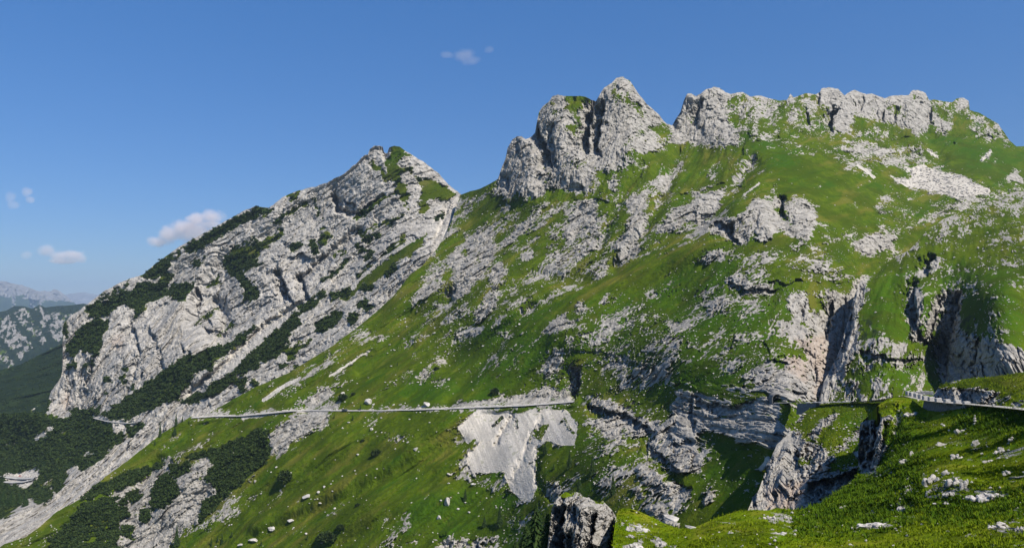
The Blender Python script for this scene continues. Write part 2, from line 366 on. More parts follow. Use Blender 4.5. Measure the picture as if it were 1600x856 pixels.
def plain(name, c1, c2, scale=1.0, rough=.9, bump=0.0, lo=.35, hi=.65, dist=.1):
    m, nt, b = mat_new(name); tc = N(nt, 'ShaderNodeTexCoord'); n = noise(nt, tc.outputs['Object'], scale, 4, .65)
    nt.links.new(mixc(nt, ramp(nt, n, lo, hi), c1, c2), b.inputs['Base Color']); b.inputs['Roughness'].default_value = rough
    if bump:
        bp = N(nt, 'ShaderNodeBump'); bp.inputs['Strength'].default_value = bump; bp.inputs['Distance'].default_value = dist
        nt.links.new(noise(nt, tc.outputs['Object'], scale*2.5, 4, .7), bp.inputs['Height']); nt.links.new(bp.outputs[0], b.inputs['Normal'])
    return m
# ------------------------------------------------------------------ what covers each slope (traced, in photograph pixels)
MASSIF = [
 ('S',[(300,377),(349,351),(400,324),(426,326),(420,336),(400,340),(363,358),(331,377),(300,396),(285,391),(270,404),(242,415)]),
 ('T',[(363,386),(426,370),(436,358),(448,364),(410,389),(398,405),(363,421),(350,418),(354,402)]),
 ('S',[(352,400),(392,404),(400,410),(413,415),(386,418),(380,430),(407,455),(404,470),(392,467),(380,476),(383,455),(367,433),(350,420)]),
 ('B',[(372,380),(400,366),(404,380),(380,390)]),('B',[(295,408),(320,398),(322,414),(300,420)]),
 ('S',[(483,377),(496,377),(496,399),(486,396)]),('T',[(499,361),(515,358),(518,370),(502,389)]),('S',[(452,386),(470,376),(470,389),(455,394)]),
 ('T',5,[(489,309),(495,325),(500,338)]),('T',6,[(426,351),(450,333),(477,317)]),('T',[(448,304),(474,293),(466,307),(458,317)]),
 ('G',9,[(581,254),(603,279)]),('G',[(600,247),(624,245),(624,282),(612,284),(603,262)]),('G',[(609,228),(622,228),(645,243),(630,248),(612,248)]),
 ('T',7,[(620,284),(627,305)]),('G',8,[(628,288),(637,310)]),('G',[(624,304),(640,325),(632,330)]),
 ('T',8,[(622,298),(578,323),(556,341)]),('G',[(662,275),(694,288),(712,303),(700,312),(688,310),(669,312),(667,334),(654,334),(656,310),(662,298)]),
 ('T',6,[(653,276),(658,291)]),('T',6,[(636,262),(645,273)]),('T',5,[(624,265),(630,268)]),('T',7,[(603,348),(630,337)]),('T',5,[(560,366),(603,348)]),
 ('T',6,[(600,399),(620,382),(632,370)]),('T',4,[(560,432),(600,399)]),
 ('G',[(669,362),(647,377),(631,386),(584,421),(552,441),(520,465),(534,470),(562,452),(590,437),(615,418),(634,404),(663,382)]),
 ('S',7,[(566,452),(582,446)]),('S',8,[(606,428),(618,420)]),('S',[(515,461),(543,446),(556,449),(531,469),(519,472)]),('S',6,[(683,341),(690,338)]),
 ('S',9,[(572,374),(577,373)]),('S',7,[(588,368),(590,366)]),('S',6,[(560,385),(570,392)]),('S',10,[(574,402),(580,396)]),('T',5,[(520,400),(540,394)]),
 ('S',[(488,503),(528,486),(540,490),(522,511),(497,520)]),
 ('S',[(400,546),(418,528),(461,506),(471,509),(449,540),(436,552),(400,572)]),
 ('S',[(446,497),(467,482),(500,455),(512,455),(500,473),(473,491),(452,503)]),
 ('S',[(540,494),(558,487),(556,504),(546,505)]),('S',[(556,476),(570,466),(583,483),(564,484)]),('T',[(443,549),(473,534),(491,521),(480,542),(450,564)]),
 ('S',[(518,427),(543,404),(551,409),(527,432)]),('S',5,[(505,440),(520,430)]),
 ('S',[(158,648),(200,619),(282,562),(313,550),(358,535),(404,504),(418,500),(404,516),(373,540),(349,558),(313,582),(282,613),(270,625),(234,642),(200,656),(180,658)]),
 ('S',[(446,500),(407,537),(389,555),(364,582),(337,595),(313,613),(282,628),(294,632),(325,622),(358,604),(373,588),(404,570),(443,549),(471,512),(470,500)]),
 ('C',[(484,467),(443,476),(404,500),(392,522),(361,552),(343,576),(319,595),(325,601),(349,585),(373,570),(389,555),(410,534),(443,506),(466,482)]),
 ('C',[(310,599),(276,628),(288,624),(316,606)]),('C',3,[(380,540),(349,564),(301,590)]),('C',3,[(445,540),(462,518),(490,492)]),
 ('T',7,[(250,612),(285,590)]),('T',6,[(325,575),(340,560)]),
 ('S',[(367,595),(386,588),(384,612),(372,606)]),('S',[(391,595),(404,594),(402,609),(393,606)]),('S',5,[(458,577),(462,573)]),('S',6,[(440,575),(446,570)]),
 ('S',[(130,480),(170,462),(200,455),(225,440),(243,448),(264,425),(270,432),(252,456),(270,444),(306,444),(300,456),(282,472),(268,462),(234,472),(224,484),(212,499),(209,481),(191,478),(170,488),(148,496),(133,487)]),
 ('S',[(221,430),(252,406),(274,398),(266,416),(258,429),(240,436)]),
 ('B',[(150,468),(176,452),(203,434),(203,448),(179,463),(158,474)]),
 ('S',[(145,500),(173,498),(168,515),(158,530),(152,545),(148,560),(142,549),(127,546),(116,560),(106,556),(106,540),(118,518),(132,510)]),
 ('S',[(146,530),(160,526),(158,540),(152,556),(143,548)]),
 ('T',[(320,453),(343,425),(345,443)]),('T',4,[(307,506),(343,479)]),('T',4,[(340,526),(366,504)]),('S',[(95,515),(104,500),(108,520),(102,530)]),
 ('S',[(103,572),(118,560),(116,572),(106,580)]),('S',6,[(131,573),(134,572)]),('S',5,[(145,570),(146,567)]),('S',7,[(165,594),(172,593)]),('S',6,[(190,591),(194,594)]),('S',4,[(166,613),(167,612)]),('S',4,[(195,577),(197,579)]),('S',4,[(142,582),(144,583)]),('S',4,[(207,606),(209,606)]),
 ('S',[(100,655),(118,640),(140,640),(160,632),(150,652),(130,664)]),
 # valley side below the massif
 ('S',[(-60,560),(60,560),(74,600),(76,640),(60,640)]),
 ('S',[(-60,640),(60,636),(72,648),(118,657),(132,655),(154,650),(172,664),(178,676),(196,678),(192,690),(176,696),(160,716),(146,724),(129,738),(118,727),(102,740),(99,763),(85,776),(69,787),(41,779),(14,804),(-60,835)]),
 ('C',5,[(57,686),(70,675),(82,668)]),('r',4,[(8,692),(30,694)]),('r',3,[(94,677),(107,670)]),('T',7,[(60,640),(82,656)]),('T',5,[(90,662),(130,664)]),
 ('r',5,[(131,710),(146,709)]),('r',6,[(77,757),(86,772)]),('r',5,[(68,760),(80,752)]),('T',6,[(90,720),(110,715)]),
 ('C',[(4,738),(26,740),(45,735),(63,730),(58,750),(36,762),(17,757),(6,747)]),('T',[(-20,790),(28,790),(14,803),(-20,806)]),
 ('C',[(174,667),(193,661),(194,672)]),('S',[(196,663),(212,658),(226,663),(218,672),(201,684)]),('B',[(222,666),(240,660),(236,672),(224,676)]),
 ('C',6,[(712,312),(704,335),(692,368),(674,402),(655,428)]),('C',3,[(702,318),(680,372)]),('C',4,[(650,372),(590,408),(548,452)]),('C',3,[(560,400),(520,436),(490,470)]),
 ('C',4,[(148,652),(170,658),(210,661)]),
]
MASSIF_TINT = [[(566,318),(592,308),(585,318),(566,328)],[(98,615),(110,612),(112,630),(100,640)],[(238,812),(256,824),(252,838)],[(175,530),(190,520),(192,545),(180,548)]]
ROAD_LOW = [(300,652),(330,650),(380,649),(420,645),(460,641),(500,641),(540,641),(600,641),(700,638),(760,635),(815,633),(860,630),(898,627)]
MAIN = [
 ('P',[(1160,200),(1290,215),(1340,262),(1380,300),(1400,340),(1300,360),(1270,300),(1180,260)]),('P',[(1450,210),(1600,235),(1600,275),(1520,268),(1460,250)]),('P',[(900,445),(1000,400),(1100,375),(1120,395),(960,455),(880,500)]),
 ('g',[(640,480),(700,400),(745,325),(860,318),(1000,300),(1135,290),(1110,372),(1000,400),(900,445),(820,500),(700,530)]),
 ('g',[(880,505),(960,470),(1060,480),(1130,400),(1330,370),(1340,440),(1250,520),(1250,620),(900,645)]),('g',[(905,640),(1110,640),(1110,800),(960,800)]),
 ('P',[(260,860),(420,690),(560,645),(720,640),(725,700),(700,740),(860,840),(600,840)]),('P',[(340,640),(600,480),(640,560),(820,620),(700,636),(420,640)]),
 ('g',[(-60,700),(330,640),(430,640),(420,720),(330,830),(-60,860)]),('G',[(165,744),(200,719),(272,665),(400,650),(420,670),(340,700),(230,730)]),
 ('S',[(124,780),(138,766),(154,752),(176,749),(204,736),(237,727),(240,736),(231,744),(229,769),(218,783),(207,791),(198,774),(187,763),(165,771)]),
 ('G',[(41,838),(88,799),(124,782),(112,806),(95,822),(70,845),(20,870)]),
 ('R',[(165,771),(187,763),(220,752),(237,730),(259,713),(273,725),(276,745),(292,735),(314,716),(330,715),(336,730),(342,738),(338,760),(333,778),(325,783),(312,795),(310,815),(290,830),(270,845),(262,880),(182,880),(190,800),(185,780)]),
 ('S',[(127,787),(154,780),(182,777),(190,796),(187,821),(182,880),(62,880),(85,835),(110,816),(116,807)]),
 ('T',[(140,800),(175,800),(170,850),(120,850)]),
 ('S',[(238,762),(257,738),(276,752),(280,769),(264,787),(256,793),(234,793),(238,774)]),('S',[(268,730),(300,725),(294,737),(276,746),(265,740)]),
 ('S',[(216,796),(238,796),(231,815),(220,815)]),('S',[(189,795),(202,795),(202,807),(192,808)]),('S',[(192,822),(208,823),(208,840),(193,836)]),('S',[(241,724),(254,721),(254,735),(244,735)]),
 ('S',[(200,770),(215,765),(222,778),(205,786)]),('B',[(175,780),(200,775),(200,790),(180,795)]),
 ('S',[(280,716),(325,703),(355,695),(386,680),(402,670),(425,680),(427,700),(415,722),(400,735),(386,743),(378,756),(344,782),(333,798),(317,815),(309,812),(314,794),(333,769),(342,763),(322,752),(325,736),(339,730),(331,716),(300,716)]),
 ('T',[(316,706),(340,696),(345,704),(320,712)]),
 ('R',[(466,648),(514,644),(516,660),(483,678),(462,688),(441,709),(431,717),(421,700),(417,688),(431,667),(440,658)]),
 ('r',[(469,626),(507,601),(518,605),(521,619),(535,629),(528,641),(504,643),(462,642),(452,636)]),
 ('C',5,[(411,625),(448,600),(488,583)]),('r',4,[(431,622),(470,598)]),('C',6,[(380,652),(420,645),(460,641),(500,642)]),
 ('r',3,[(400,612),(430,600)]),
 ('R',[(708,635),(719,622),(749,625),(751,620),(773,622),(788,618),(817,614),(840,609),(844,602),(864,601),(876,587),(881,575),(901,572),(912,580),(911,595),(901,620),(898,627),(869,632),(815,635),(754,636)]),
 ('C',[(714,668),(736,649),(746,639),(773,641),(781,649),(761,666),(756,678),(739,686),(730,694),(722,678)]),
 ('C',[(727,712),(754,683),(778,651),(793,646),(817,644),(837,638),(857,639),(886,641),(896,654),(902,666),(898,697),(879,695),(854,688),(840,700),(836,720),(837,752),(840,762),(827,785),(813,781),(786,752),(788,735),(761,740),(739,737),(729,722)]),
 ('C',[(735,650),(800,640),(800,700),(745,690)]),('G',[(739,700),(752,686),(751,692),(736,705)]),('g',[(837,661),(859,663),(847,688),(832,683)]),('g',4,[(806,654),(806,668)]),('g',4,[(880,655),(896,676)]),('g',[(792,641),(815,638),(800,646)]),
 ('g',3,[(826,690),(834,672),(842,662)]),('g',4,[(827,724),(831,722)]),('g',4,[(770,665),(785,652)]),
 ('m',[(734,739),(762,741),(786,737),(800,770),(812,785),(788,786),(754,762),(729,752),(717,727),(729,712)]),('G',[(760,742),(784,735),(784,748),(768,750)]),
 ('g',[(702,695),(717,683),(732,693),(732,712),(717,727),(717,703)]),('g',[(780,780),(815,782),(815,830),(780,815)]),
 ('r',[(837,717),(845,747),(862,749),(876,764),(871,784),(862,776),(842,762)]),
 # streaks and outcrops on the long green slope
 ('C',2.5,[(515,588),(552,564),(580,545)]),('r',3,[(580,545),(607,522),(637,497),(667,476)]),
 ('r',[(652,594),(661,579),(686,564),(680,546),(716,522),(740,512),(756,515),(728,534),(692,561),(661,600)]),
 ('C',4,[(716,522),(735,514),(754,514)]),
 ('r',[(670,594),(704,588),(698,613),(680,604)]),('m',[(600,558),(631,534),(664,509),(673,521),(649,537),(613,552)]),
 ('r',2.5,[(560,640),(600,610),(640,578),(650,550)]),('g',[(450,560),(560,500),(580,530),(470,600)]),('m',3,[(520,600),(560,590)]),
 ('R',[(640,476),(652,455),(689,430),(698,421),(692,446),(664,467),(646,479)]),
 ('R',[(701,467),(707,446),(731,424),(743,430),(731,458),(716,464)]),('r',[(698,497),(734,470),(734,491),(722,503),(704,515)]),
 ('R',[(740,503),(743,485),(771,458),(774,482),(762,500)]),('r',3,[(776,529),(800,511),(815,496),(834,481)]),('r',5,[(778,525),(796,512)]),
 ('m',[(690,330),(717,306),(760,300),(784,288),(800,312),(770,316),(740,322),(700,400),(680,425),(640,455),(620,470),(660,425)]),
 ('G',[(749,313),(782,310),(787,315),(749,357),(731,364),(717,355)]),('G',[(712,366),(728,371),(710,392),(693,397),(693,383)]),
 ('G',[(724,301),(745,297),(770,288),(778,283),(782,292),(760,304),(735,310)]),
 ('R',[(731,366),(764,350),(780,352),(764,373),(778,385),(773,404),(759,430),(740,444),(712,465),(700,467),(712,444),(700,430),(693,444),(661,467),(640,474),(642,465),(677,425),(700,412),(700,400),(721,385)]),
 ('G',[(700,420),(712,424),(694,455),(686,446)]),('G',5,[(726,390),(728,402)]),('g',4,[(740,410),(750,396)]),
 ('r',[(780,329),(794,315),(810,327),(822,329),(806,341),(792,345)]),('r',[(787,357),(817,348),(834,322),(855,320),(834,348),(831,362),(810,373),(806,392),(778,392),(790,375)]),
 ('R',[(773,406),(787,411),(796,425),(787,441),(771,450),(759,434),(768,420)]),('R',[(810,401),(822,385),(834,392),(824,411)]),('r',[(810,441),(829,423),(845,430),(824,444)]),
 ('r',[(792,462),(801,448),(815,453),(810,462)]),('r',[(857,327),(869,324),(864,343),(855,341)]),('r',[(876,324),(887,322),(885,331)]),
 ('r',[(852,405),(855,385),(870,365),(880,375),(894,386),(913,368),(894,350),(931,345),(940,374),(925,411),(897,435),(876,440),(867,411)]),
 ('R',[(896,326),(909,313),(935,316),(935,345),(916,360),(890,380),(880,372)]),('r',[(909,355),(939,355),(942,380),(925,390)]),
 ('R',[(978,309),(1011,296),(1014,329),(1027,329),(1014,352),(994,380),(1010,389),(998,399),(979,408),(964,417),(964,386),(971,372),(984,342)]),
 ('r',[(910,429),(943,408),(961,405),(952,429),(937,441),(925,429)]),('r',[(876,450),(894,444),(919,453),(913,456)]),
 ('R',5,[(1065,245),(1060,265),(1034,306),(1010,345)]),('r',[(1014,286),(1053,270),(1050,282),(1024,298)]),('r',2,[(1007,254),(1001,277)]),
 ('r',[(1168,247),(1183,243),(1180,256),(1168,268),(1160,285),(1148,302),(1140,301),(1148,276)]),('r',5,[(1176,262),(1190,266)]),('C',2,[(1187,286),(1161,306)]),
 ('R',[(1027,355),(1047,329),(1073,322),(1086,299),(1128,296),(1132,303),(1115,339),(1092,355),(1083,345),(1060,362),(1034,365)]),
 ('r',[(1102,267),(1119,267),(1115,280),(1106,280)]),('r',8,[(1080,370),(1108,352),(1118,343)]),('R',[(1031,359),(1043,350),(1056,353),(1040,366)]),
 ('r',[(1083,411),(1100,386),(1102,405)]),
 ('R',[(849,526),(858,508),(882,487),(894,502),(882,514)]),('R',[(894,484),(913,468),(919,484),(907,499)]),('r',[(937,471),(946,456),(964,462),(946,481)]),
 ('r',[(843,610),(852,578),(849,557),(870,538),(882,563),(894,575),(897,600),(880,600)]),
 ('m',[(922,525),(960,500),(1004,493),(1040,495),(1080,503),(1088,530),(1100,560),(1060,600),(990,612),(960,590),(925,560)]),
 ('r',[(937,550),(952,532),(961,544),(955,560),(989,560),(967,575)]),('R',[(1043,532),(1061,517),(1068,532),(1055,544)]),('R',[(1070,520),(1080,508),(1083,532),(1077,547)]),
 ('r',[(992,578),(1022,557),(1037,575),(1028,593),(998,599)]),('r',[(1106,559),(1133,543),(1146,523),(1189,528),(1189,537),(1155,537),(1133,554)]),
 ('G',[(1083,545),(1105,560),(1130,562),(1125,600),(1075,600),(1050,600)]),
 ('r',4,[(821,550),(837,532)]),('r',4,[(806,563),(813,590)]),('r',5,[(775,560),(783,578)]),('r',5,[(836,558),(842,565)]),('r',5,[(880,530),(905,524)]),
 ('r',5,[(a, b-1.0) for a, b in ROAD_LOW]),('C',2,[(a, b-.5) for a, b in ROAD_LOW]),
 # ribs running down from the right-hand ridge
 ('r',7,[(1168,170),(1180,200),(1186,214)]),('r',8,[(1200,178),(1214,205),(1216,225)]),('r',6,[(1246,200),(1262,222),(1290,240)]),('m',9,[(1300,205),(1306,240),(1330,262)]),('r',7,[(1340,205),(1350,240)]),('m',9,[(1395,215),(1410,240)]),('r',6,[(1428,205),(1440,232)]),('m',8,[(1240,168),(1236,190)]),('r',6,[(1470,205),(1478,222)]),('m',7,[(1520,200),(1548,215)]),('m',8,[(1160,200),(1150,225),(1140,240)]),
 # summit crags
 ('R',[(772,303),(778,270),(790,235),(800,190),(830,190),(842,160),(860,130),(960,100),(1000,140),(1035,170),(1050,175),(1070,140),(1100,120),(1140,130),(1150,170),(1135,182),(1150,205),(1158,218),(1125,231),(1092,231),(1076,224),(1056,224),(1040,231),(1004,241),(985,231),(984,244),(942,260),(929,270),(942,283),(942,303),(896,303),(883,293),(857,296),(847,309),(808,303),(795,309)]),
 ('G',[(880,147),(913,147),(926,159),(909,162),(903,178),(913,192),(886,178),(886,162)]),('m',[(870,190),(909,192),(913,214),(893,208),(870,205)]),('g',[(890,196),(908,196),(910,206),(892,204)]),
 ('G',[(975,149),(988,146),(985,162),(975,162)]),('m',4,[(960,140),(965,155)]),('G',4,[(994,165),(1007,178)]),('m',[(1014,192),(1047,195),(1053,214),(1030,224),(1027,211)]),('G',[(1030,205),(1046,200),(1050,214),(1034,220)]),
 ('m',5,[(870,155),(865,175),(875,185)]),('g',4,[(854,283),(862,276)]),
 ('R',[(942,263),(971,247),(994,250),(978,260),(949,273)]),('R',[(945,286),(962,273),(968,290),(958,303)]),('r',5,[(975,282),(991,277)]),
 ('r',[(1150,130),(1180,130),(1215,135),(1235,130),(1280,130),(1290,165),(1300,195),(1290,205),(1262,200),(1240,195),(1225,175),(1215,195),(1190,180),(1180,195),(1165,190),(1150,180),(1138,175),(1138,150)]),
 ('g',[(1140,152),(1158,146),(1184,159),(1184,169),(1141,165)]),
 ('R',[(1281,133),(1296,126),(1317,139),(1332,135),(1381,140),(1420,136),(1435,132),(1453,150),(1454,173),(1454,200),(1441,209),(1414,200),(1375,188),(1332,179),(1329,206),(1314,209),(1293,194),(1296,167),(1281,158)]),
 ('g',[(1387,161),(1411,167),(1408,188),(1393,175)]),('R',[(1454,170),(1466,182),(1493,197),(1472,206),(1457,194)]),
 ('r',[(1369,191),(1396,218),(1363,218),(1350,206)]),('r',[(1311,221),(1356,218),(1369,231),(1438,231),(1448,252),(1429,261),(1341,255),(1314,237)]),
 ('R',[(1484,150),(1516,148),(1516,173),(1499,170)]),('r',[(1517,172),(1557,190),(1572,210),(1592,229),(1566,230),(1540,212),(1520,197)]),('m',[(1452,154),(1486,160),(1505,188),(1493,188),(1466,173)]),
 ('r',[(1232,200),(1256,182),(1271,203),(1290,212),(1281,215),(1250,206)]),('r',[(1238,231),(1262,234),(1256,243)]),('m',[(1218,218),(1238,218),(1232,228)]),
 ('g',[(1160,200),(1300,215),(1320,250),(1240,240),(1170,220)]),
 ('C',[(1407,260),(1428,262),(1440,256),(1453,262),(1481,272),(1499,272),(1515,283),(1548,296),(1548,304),(1520,312),(1503,314),(1487,306),(1459,299),(1415,292),(1383,271),(1412,282),(1425,278),(1425,269)]),
 ('m',[(1380,282),(1408,303),(1436,311),(1415,313),(1387,298)]),('r',[(1416,320),(1442,328),(1429,332)]),('C',4,[(1534,251),(1548,237)]),('C',3,[(1450,234),(1464,245)]),('R',[(1571,280),(1588,269),(1600,283),(1590,286)]),('C',4,[(1340,258),(1366,277)]),
 ('m',[(1370,300),(1450,330),(1500,330),(1440,350),(1400,372),(1370,350)]),('r',[(1460,318),(1548,300),(1620,290),(1620,312),(1500,330),(1450,345)]),
 # the crag on the shoulder, benches, gully
 ('R',[(1112,362),(1121,344),(1158,335),(1182,310),(1213,310),(1225,313),(1240,304),(1255,307),(1273,323),(1276,347),(1264,380),(1243,371),(1228,365),(1213,356),(1210,374),(1188,380),(1179,359),(1167,380),(1149,383),(1134,374),(1115,368)]),
 ('G',[(1213,326),(1226,326),(1239,352),(1230,350)]),('r',[(1200,298),(1213,289),(1213,301)]),('g',[(1180,380),(1215,376),(1210,392),(1180,390)]),
 ('r',[(1082,408),(1100,389),(1140,392),(1128,408),(1091,411)]),('R',[(1134,438),(1146,426),(1170,441),(1197,444),(1219,450),(1207,456),(1170,459),(1152,453)]),('r',[(1179,417),(1194,423),(1194,432)]),
 ('r',[(1103,474),(1121,462),(1140,471),(1140,493),(1121,499),(1106,493)]),('m',[(1213,414),(1258,398),(1301,414),(1292,426),(1249,429)]),('r',[(1249,426),(1276,411),(1295,411),(1280,426)]),
 ('R',[(1325,392),(1358,362),(1400,368),(1400,386),(1370,392),(1358,405)]),('m',[(1282,350),(1337,368),(1334,380),(1285,371)]),('m',[(1290,420),(1330,415),(1335,440),(1300,440)]),
 ('R',[(1234,462),(1273,453),(1304,450),(1322,462),(1337,440),(1360,430),(1400,440),(1400,640),(1300,640),(1285,625),(1240,628),(1212,622),(1197,610),(1183,600),(1160,592),(1140,592),(1141,577),(1156,566),(1183,560),(1208,572),(1222,572),(1225,560),(1245,558),(1262,566),(1264,560),(1244,535),(1216,523),(1222,502),(1243,499),(1231,477)]),
 ('g',[(1262,465),(1290,462),(1285,480),(1268,484)]),('G',4,[(1255,505),(1266,518)]),
 ('m',[(1000,499),(1046,493),(1088,505),(1085,530),(1000,520)]),
 ('r',[(1146,565),(1213,557),(1204,581),(1142,585)]),('g',[(1144,599),(1189,603),(1197,616),(1166,634),(1133,634),(1124,612)]),
 ('G',[(1000,610),(1050,600),(1120,605),(1130,625),(1090,615),(1052,612),(1030,640),(1000,640)]),
 ('R',[(1052,612),(1083,612),(1122,622),(1139,636),(1200,622),(1224,640),(1221,661),(1235,676),(1250,645),(1290,640),(1290,700),(1215,700),(1190,695),(1160,691),(1122,678),(1087,674),(1094,709),(1097,740),(1066,740),(1014,719),(1011,691),(1025,678),(1007,681),(980,678),(952,646),(928,643),(918,619),(956,626),(994,650),(1035,660),(1052,643)]),
 ('m',[(1095,680),(1118,684),(1122,700),(1100,712)]),
 ('m',[(915,690),(1010,700),(1060,745),(1090,740),(1090,800),(1000,800),(930,770)]),
 ('R',[(994,722),(1021,729),(1042,754),(1077,764),(1073,785),(1021,767),(1004,750)]),('R',[(980,757),(1004,754),(1000,781),(990,778)]),
 ('G',[(1030,728),(1060,745),(1095,742),(1110,760),(1090,790),(1080,765),(1048,752)]),
 ('R',[(1101,767),(1118,743),(1122,764),(1111,788),(1101,785)]),('R',[(1007,799),(1025,785),(1042,809),(1063,819),(1056,826),(1035,816)]),
 ('R',[(928,660),(949,650),(969,660),(973,691),(956,688),(935,674)]),('C',7,[(1200,716),(1188,730)]),('m',[(1160,754),(1195,747),(1200,790),(1165,785)]),('g',[(1165,700),(1195,690),(1195,720),(1165,750)]),
 ('G',[(1122,684),(1165,695),(1170,735),(1160,760),(1120,760),(1100,730)]),
 ('r',[(681,841),(697,839),(714,844),(738,844),(779,837),(782,880),(680,880)]),('r',[(600,846),(616,829),(624,846),(610,870),(596,870)]),
 ('T',[(840,640),(845,640),(845,645)]),('T',[(440,735),(453,733),(455,745),(440,748)]),
 ('r',3,[(340,810),(352,795)]),('r',6,[(318,834),(330,820)]),('r',5,[(346,813),(360,802)]),('r',5,[(365,800),(375,792)]),('m',6,[(380,790),(398,776)]),('r',4,[(386,784),(398,774)]),
 ('g',[(600,675),(650,680),(640,692),(600,688)]),('m',5,[(640,750),(655,730)]),('g',[(600,800),(640,800),(640,830),(590,830)]),
]
MAIN_TINT = [[(1240,530),(1290,520),(1300,590),(1285,600),(1262,560)],[(1225,545),(1262,560),(1262,600),(1230,580)],[(1285,560),(1300,555),(1300,620),(1270,625)],[(1074,700),(1090,705),(1086,715)]]
HILL = [  # the hill at the right
 ('g',[(1340,430),(1660,280),(1660,640),(1300,640)]),('G',[(1345,440),(1410,420),(1440,470),(1440,540),(1420,550),(1350,540),(1345,480)]),
 ('m',[(1390,395),(1470,340),(1660,280),(1660,330),(1500,350),(1430,400)]),('r',[(1392,370),(1450,338),(1548,300),(1660,288),(1660,305),(1506,325),(1440,352),(1400,385)]),
 ('r',[(1417,431),(1481,387),(1478,414),(1437,438)]),('m',[(1532,384),(1586,370),(1583,382)]),('g',[(1495,378),(1530,366),(1525,382)]),
 ('R',[(1335,425),(1358,428),(1352,465),(1338,495),(1341,525),(1345,541),(1318,585),(1300,600),(1290,640),(1200,640),(1200,400)]),
 ('r',[(1349,543),(1369,516),(1396,533),(1417,536),(1420,553),(1447,546),(1437,567),(1410,577),(1369,567),(1352,553)]),
 ('R',[(1420,452),(1430,445),(1440,448),(1440,479),(1438,519),(1451,536),(1430,533),(1417,502)]),('R',[(1461,469),(1481,455),(1471,485),(1451,536),(1444,526),(1451,496)]),
 ('R',[(1471,499),(1495,452),(1505,458),(1495,500),(1525,496),(1522,530),(1590,536),(1600,553),(1660,560),(1660,600),(1532,600),(1471,600),(1461,540)]),
 ('T',[(1498,500),(1520,490),(1520,520),(1500,525)]),('g',[(1530,500),(1660,500),(1660,540),(1600,540),(1530,530)]),
 ('r',[(1315,587),(1345,596),(1345,614),(1383,618),(1403,621),(1400,634),(1285,634),(1295,610)]),('r',6,[(1345,580),(1358,572)]),('r',7,[(1364,603),(1370,594)]),('m',6,[(1415,592),(1425,600)]),
 ('T',[(1345,500),(1370,500),(1375,525),(1345,535)]),
]
BANK = [
 ('R',[(1150,820),(1160,790),(1172,780),(1190,750),(1200,715),(1208,690),(1230,670),(1255,676),(1262,690),(1290,700),(1300,718),(1284,738),(1258,746),(1290,745),(1284,775),(1260,800),(1300,830)]),
 ('R',[(1262,682),(1274,668),(1290,652),(1314,642),(1300,658),(1282,672),(1274,692)]),('r',[(1230,668),(1240,645),(1262,640),(1248,660)]),
 ('r',[(1297,700),(1318,690),(1342,668),(1348,680),(1322,700),(1292,720)]),('m',[(1246,718),(1270,710),(1272,730),(1248,730)]),
 ('R',[(1255,748),(1284,742),(1357,722),(1420,700),(1420,830),(1250,830)]),('r',[(1332,704),(1348,702),(1348,716),(1332,716)]),
]
BANK_TINT = [[(1200,760),(1270,748),(1285,745),(1250,800),(1200,810)]]
NEAR = [
 ('R',[(1338,664),(1352,653),(1392,648),(1402,660),(1397,690),(1377,715),(1368,740),(1345,740),(1330,700)]),('r',[(1400,645),(1412,640),(1404,662),(1398,662)]),
 ('G',[(1378,662),(1398,656),(1398,690),(1386,700),(1380,690)]),
 ('m',[(1418,740),(1430,752),(1432,790),(1412,800),(1398,800),(1400,780)]),('m',[(1440,738),(1480,742),(1512,740),(1516,770),(1480,784),(1450,782),(1438,760)]),
 ('m',[(1520,770),(1550,760),(1582,768),(1578,780),(1530,788)]),('m',[(1540,815),(1600,812),(1600,835),(1560,830)]),('g',[(1380,800),(1460,812),(1380,826),(1310,826)]),
 ('m',[(1198,812),(1218,800),(1240,802),(1240,816),(1206,816)]),('g',[(1205,826),(1245,818),(1250,838),(1215,840)]),('m',[(978,825),(1012,815),(1018,830),(990,832)]),('r',[(976,850),(1002,844),(1005,870),(970,870)]),('r',4,[(1022,842),(1034,850)]),
 ('r',3,[(1330,826),(1390,823)]),('g',[(1510,700),(1600,690),(1600,720),(1510,730)]),
]
MAIN_LUSH = [[(700,520),(860,470),(900,600),(720,630)],[(960,460),(1130,400),(1240,440),(1230,560),(1130,620),(1000,600),(880,520)],[(1090,670),(1170,680),(1180,780),(1080,790)],[(640,590),(720,590),(700,636),(620,636)],[(640,760),(830,770),(830,856),(600,856)],[(880,640),(960,680),(960,770),(880,740)],[(1130,170),(1230,220),(1300,300),(1240,290),(1150,230)],[(1440,200),(1600,230),(1600,290),(1500,270)]]
HILL_LUSH = [[(1340,440),(1440,400),(1600,420),(1600,540),(1340,540)],[(1330,560),(1480,560),(1480,620),(1320,620)]]
BANK_LUSH = [[(1300,640),(1420,640),(1420,740),(1320,720)]]
NEAR_LUSH = [[(1250,800),(1330,745),(1375,700),(1400,650),(1440,660),(1430,740),(1440,800),(1380,815),(1300,825)],[(1490,640),(1640,650),(1640,680),(1500,670)],[(1240,800),(1290,800),(1300,826),(1250,826)],[(1440,790),(1600,775),(1600,790),(1450,806)]]
KNOB = [('R',[(1455,608),(1470,604),(1500,608),(1530,606),(1562,612),(1556,632),(1500,634),(1450,640)]),('r',4,[(1484,597),(1498,594)]),('r',3,[(1508,593),(1530,590)]),('r',5,[(1565,630),(1580,618)]),('r',5,[(1583,631),(1600,628)])]
PINN = [('R',[(850,775),(990,775),(990,940),(850,940)]),('r',[(878,760),(925,760),(925,776),(878,776)]),('G',[(925,775),(944,778),(944,788),(928,788)]),('G',[(870,760),(890,760),(888,772),(872,778)]),('T',[(955,835),(985,800),(1000,860),(945,870)])]
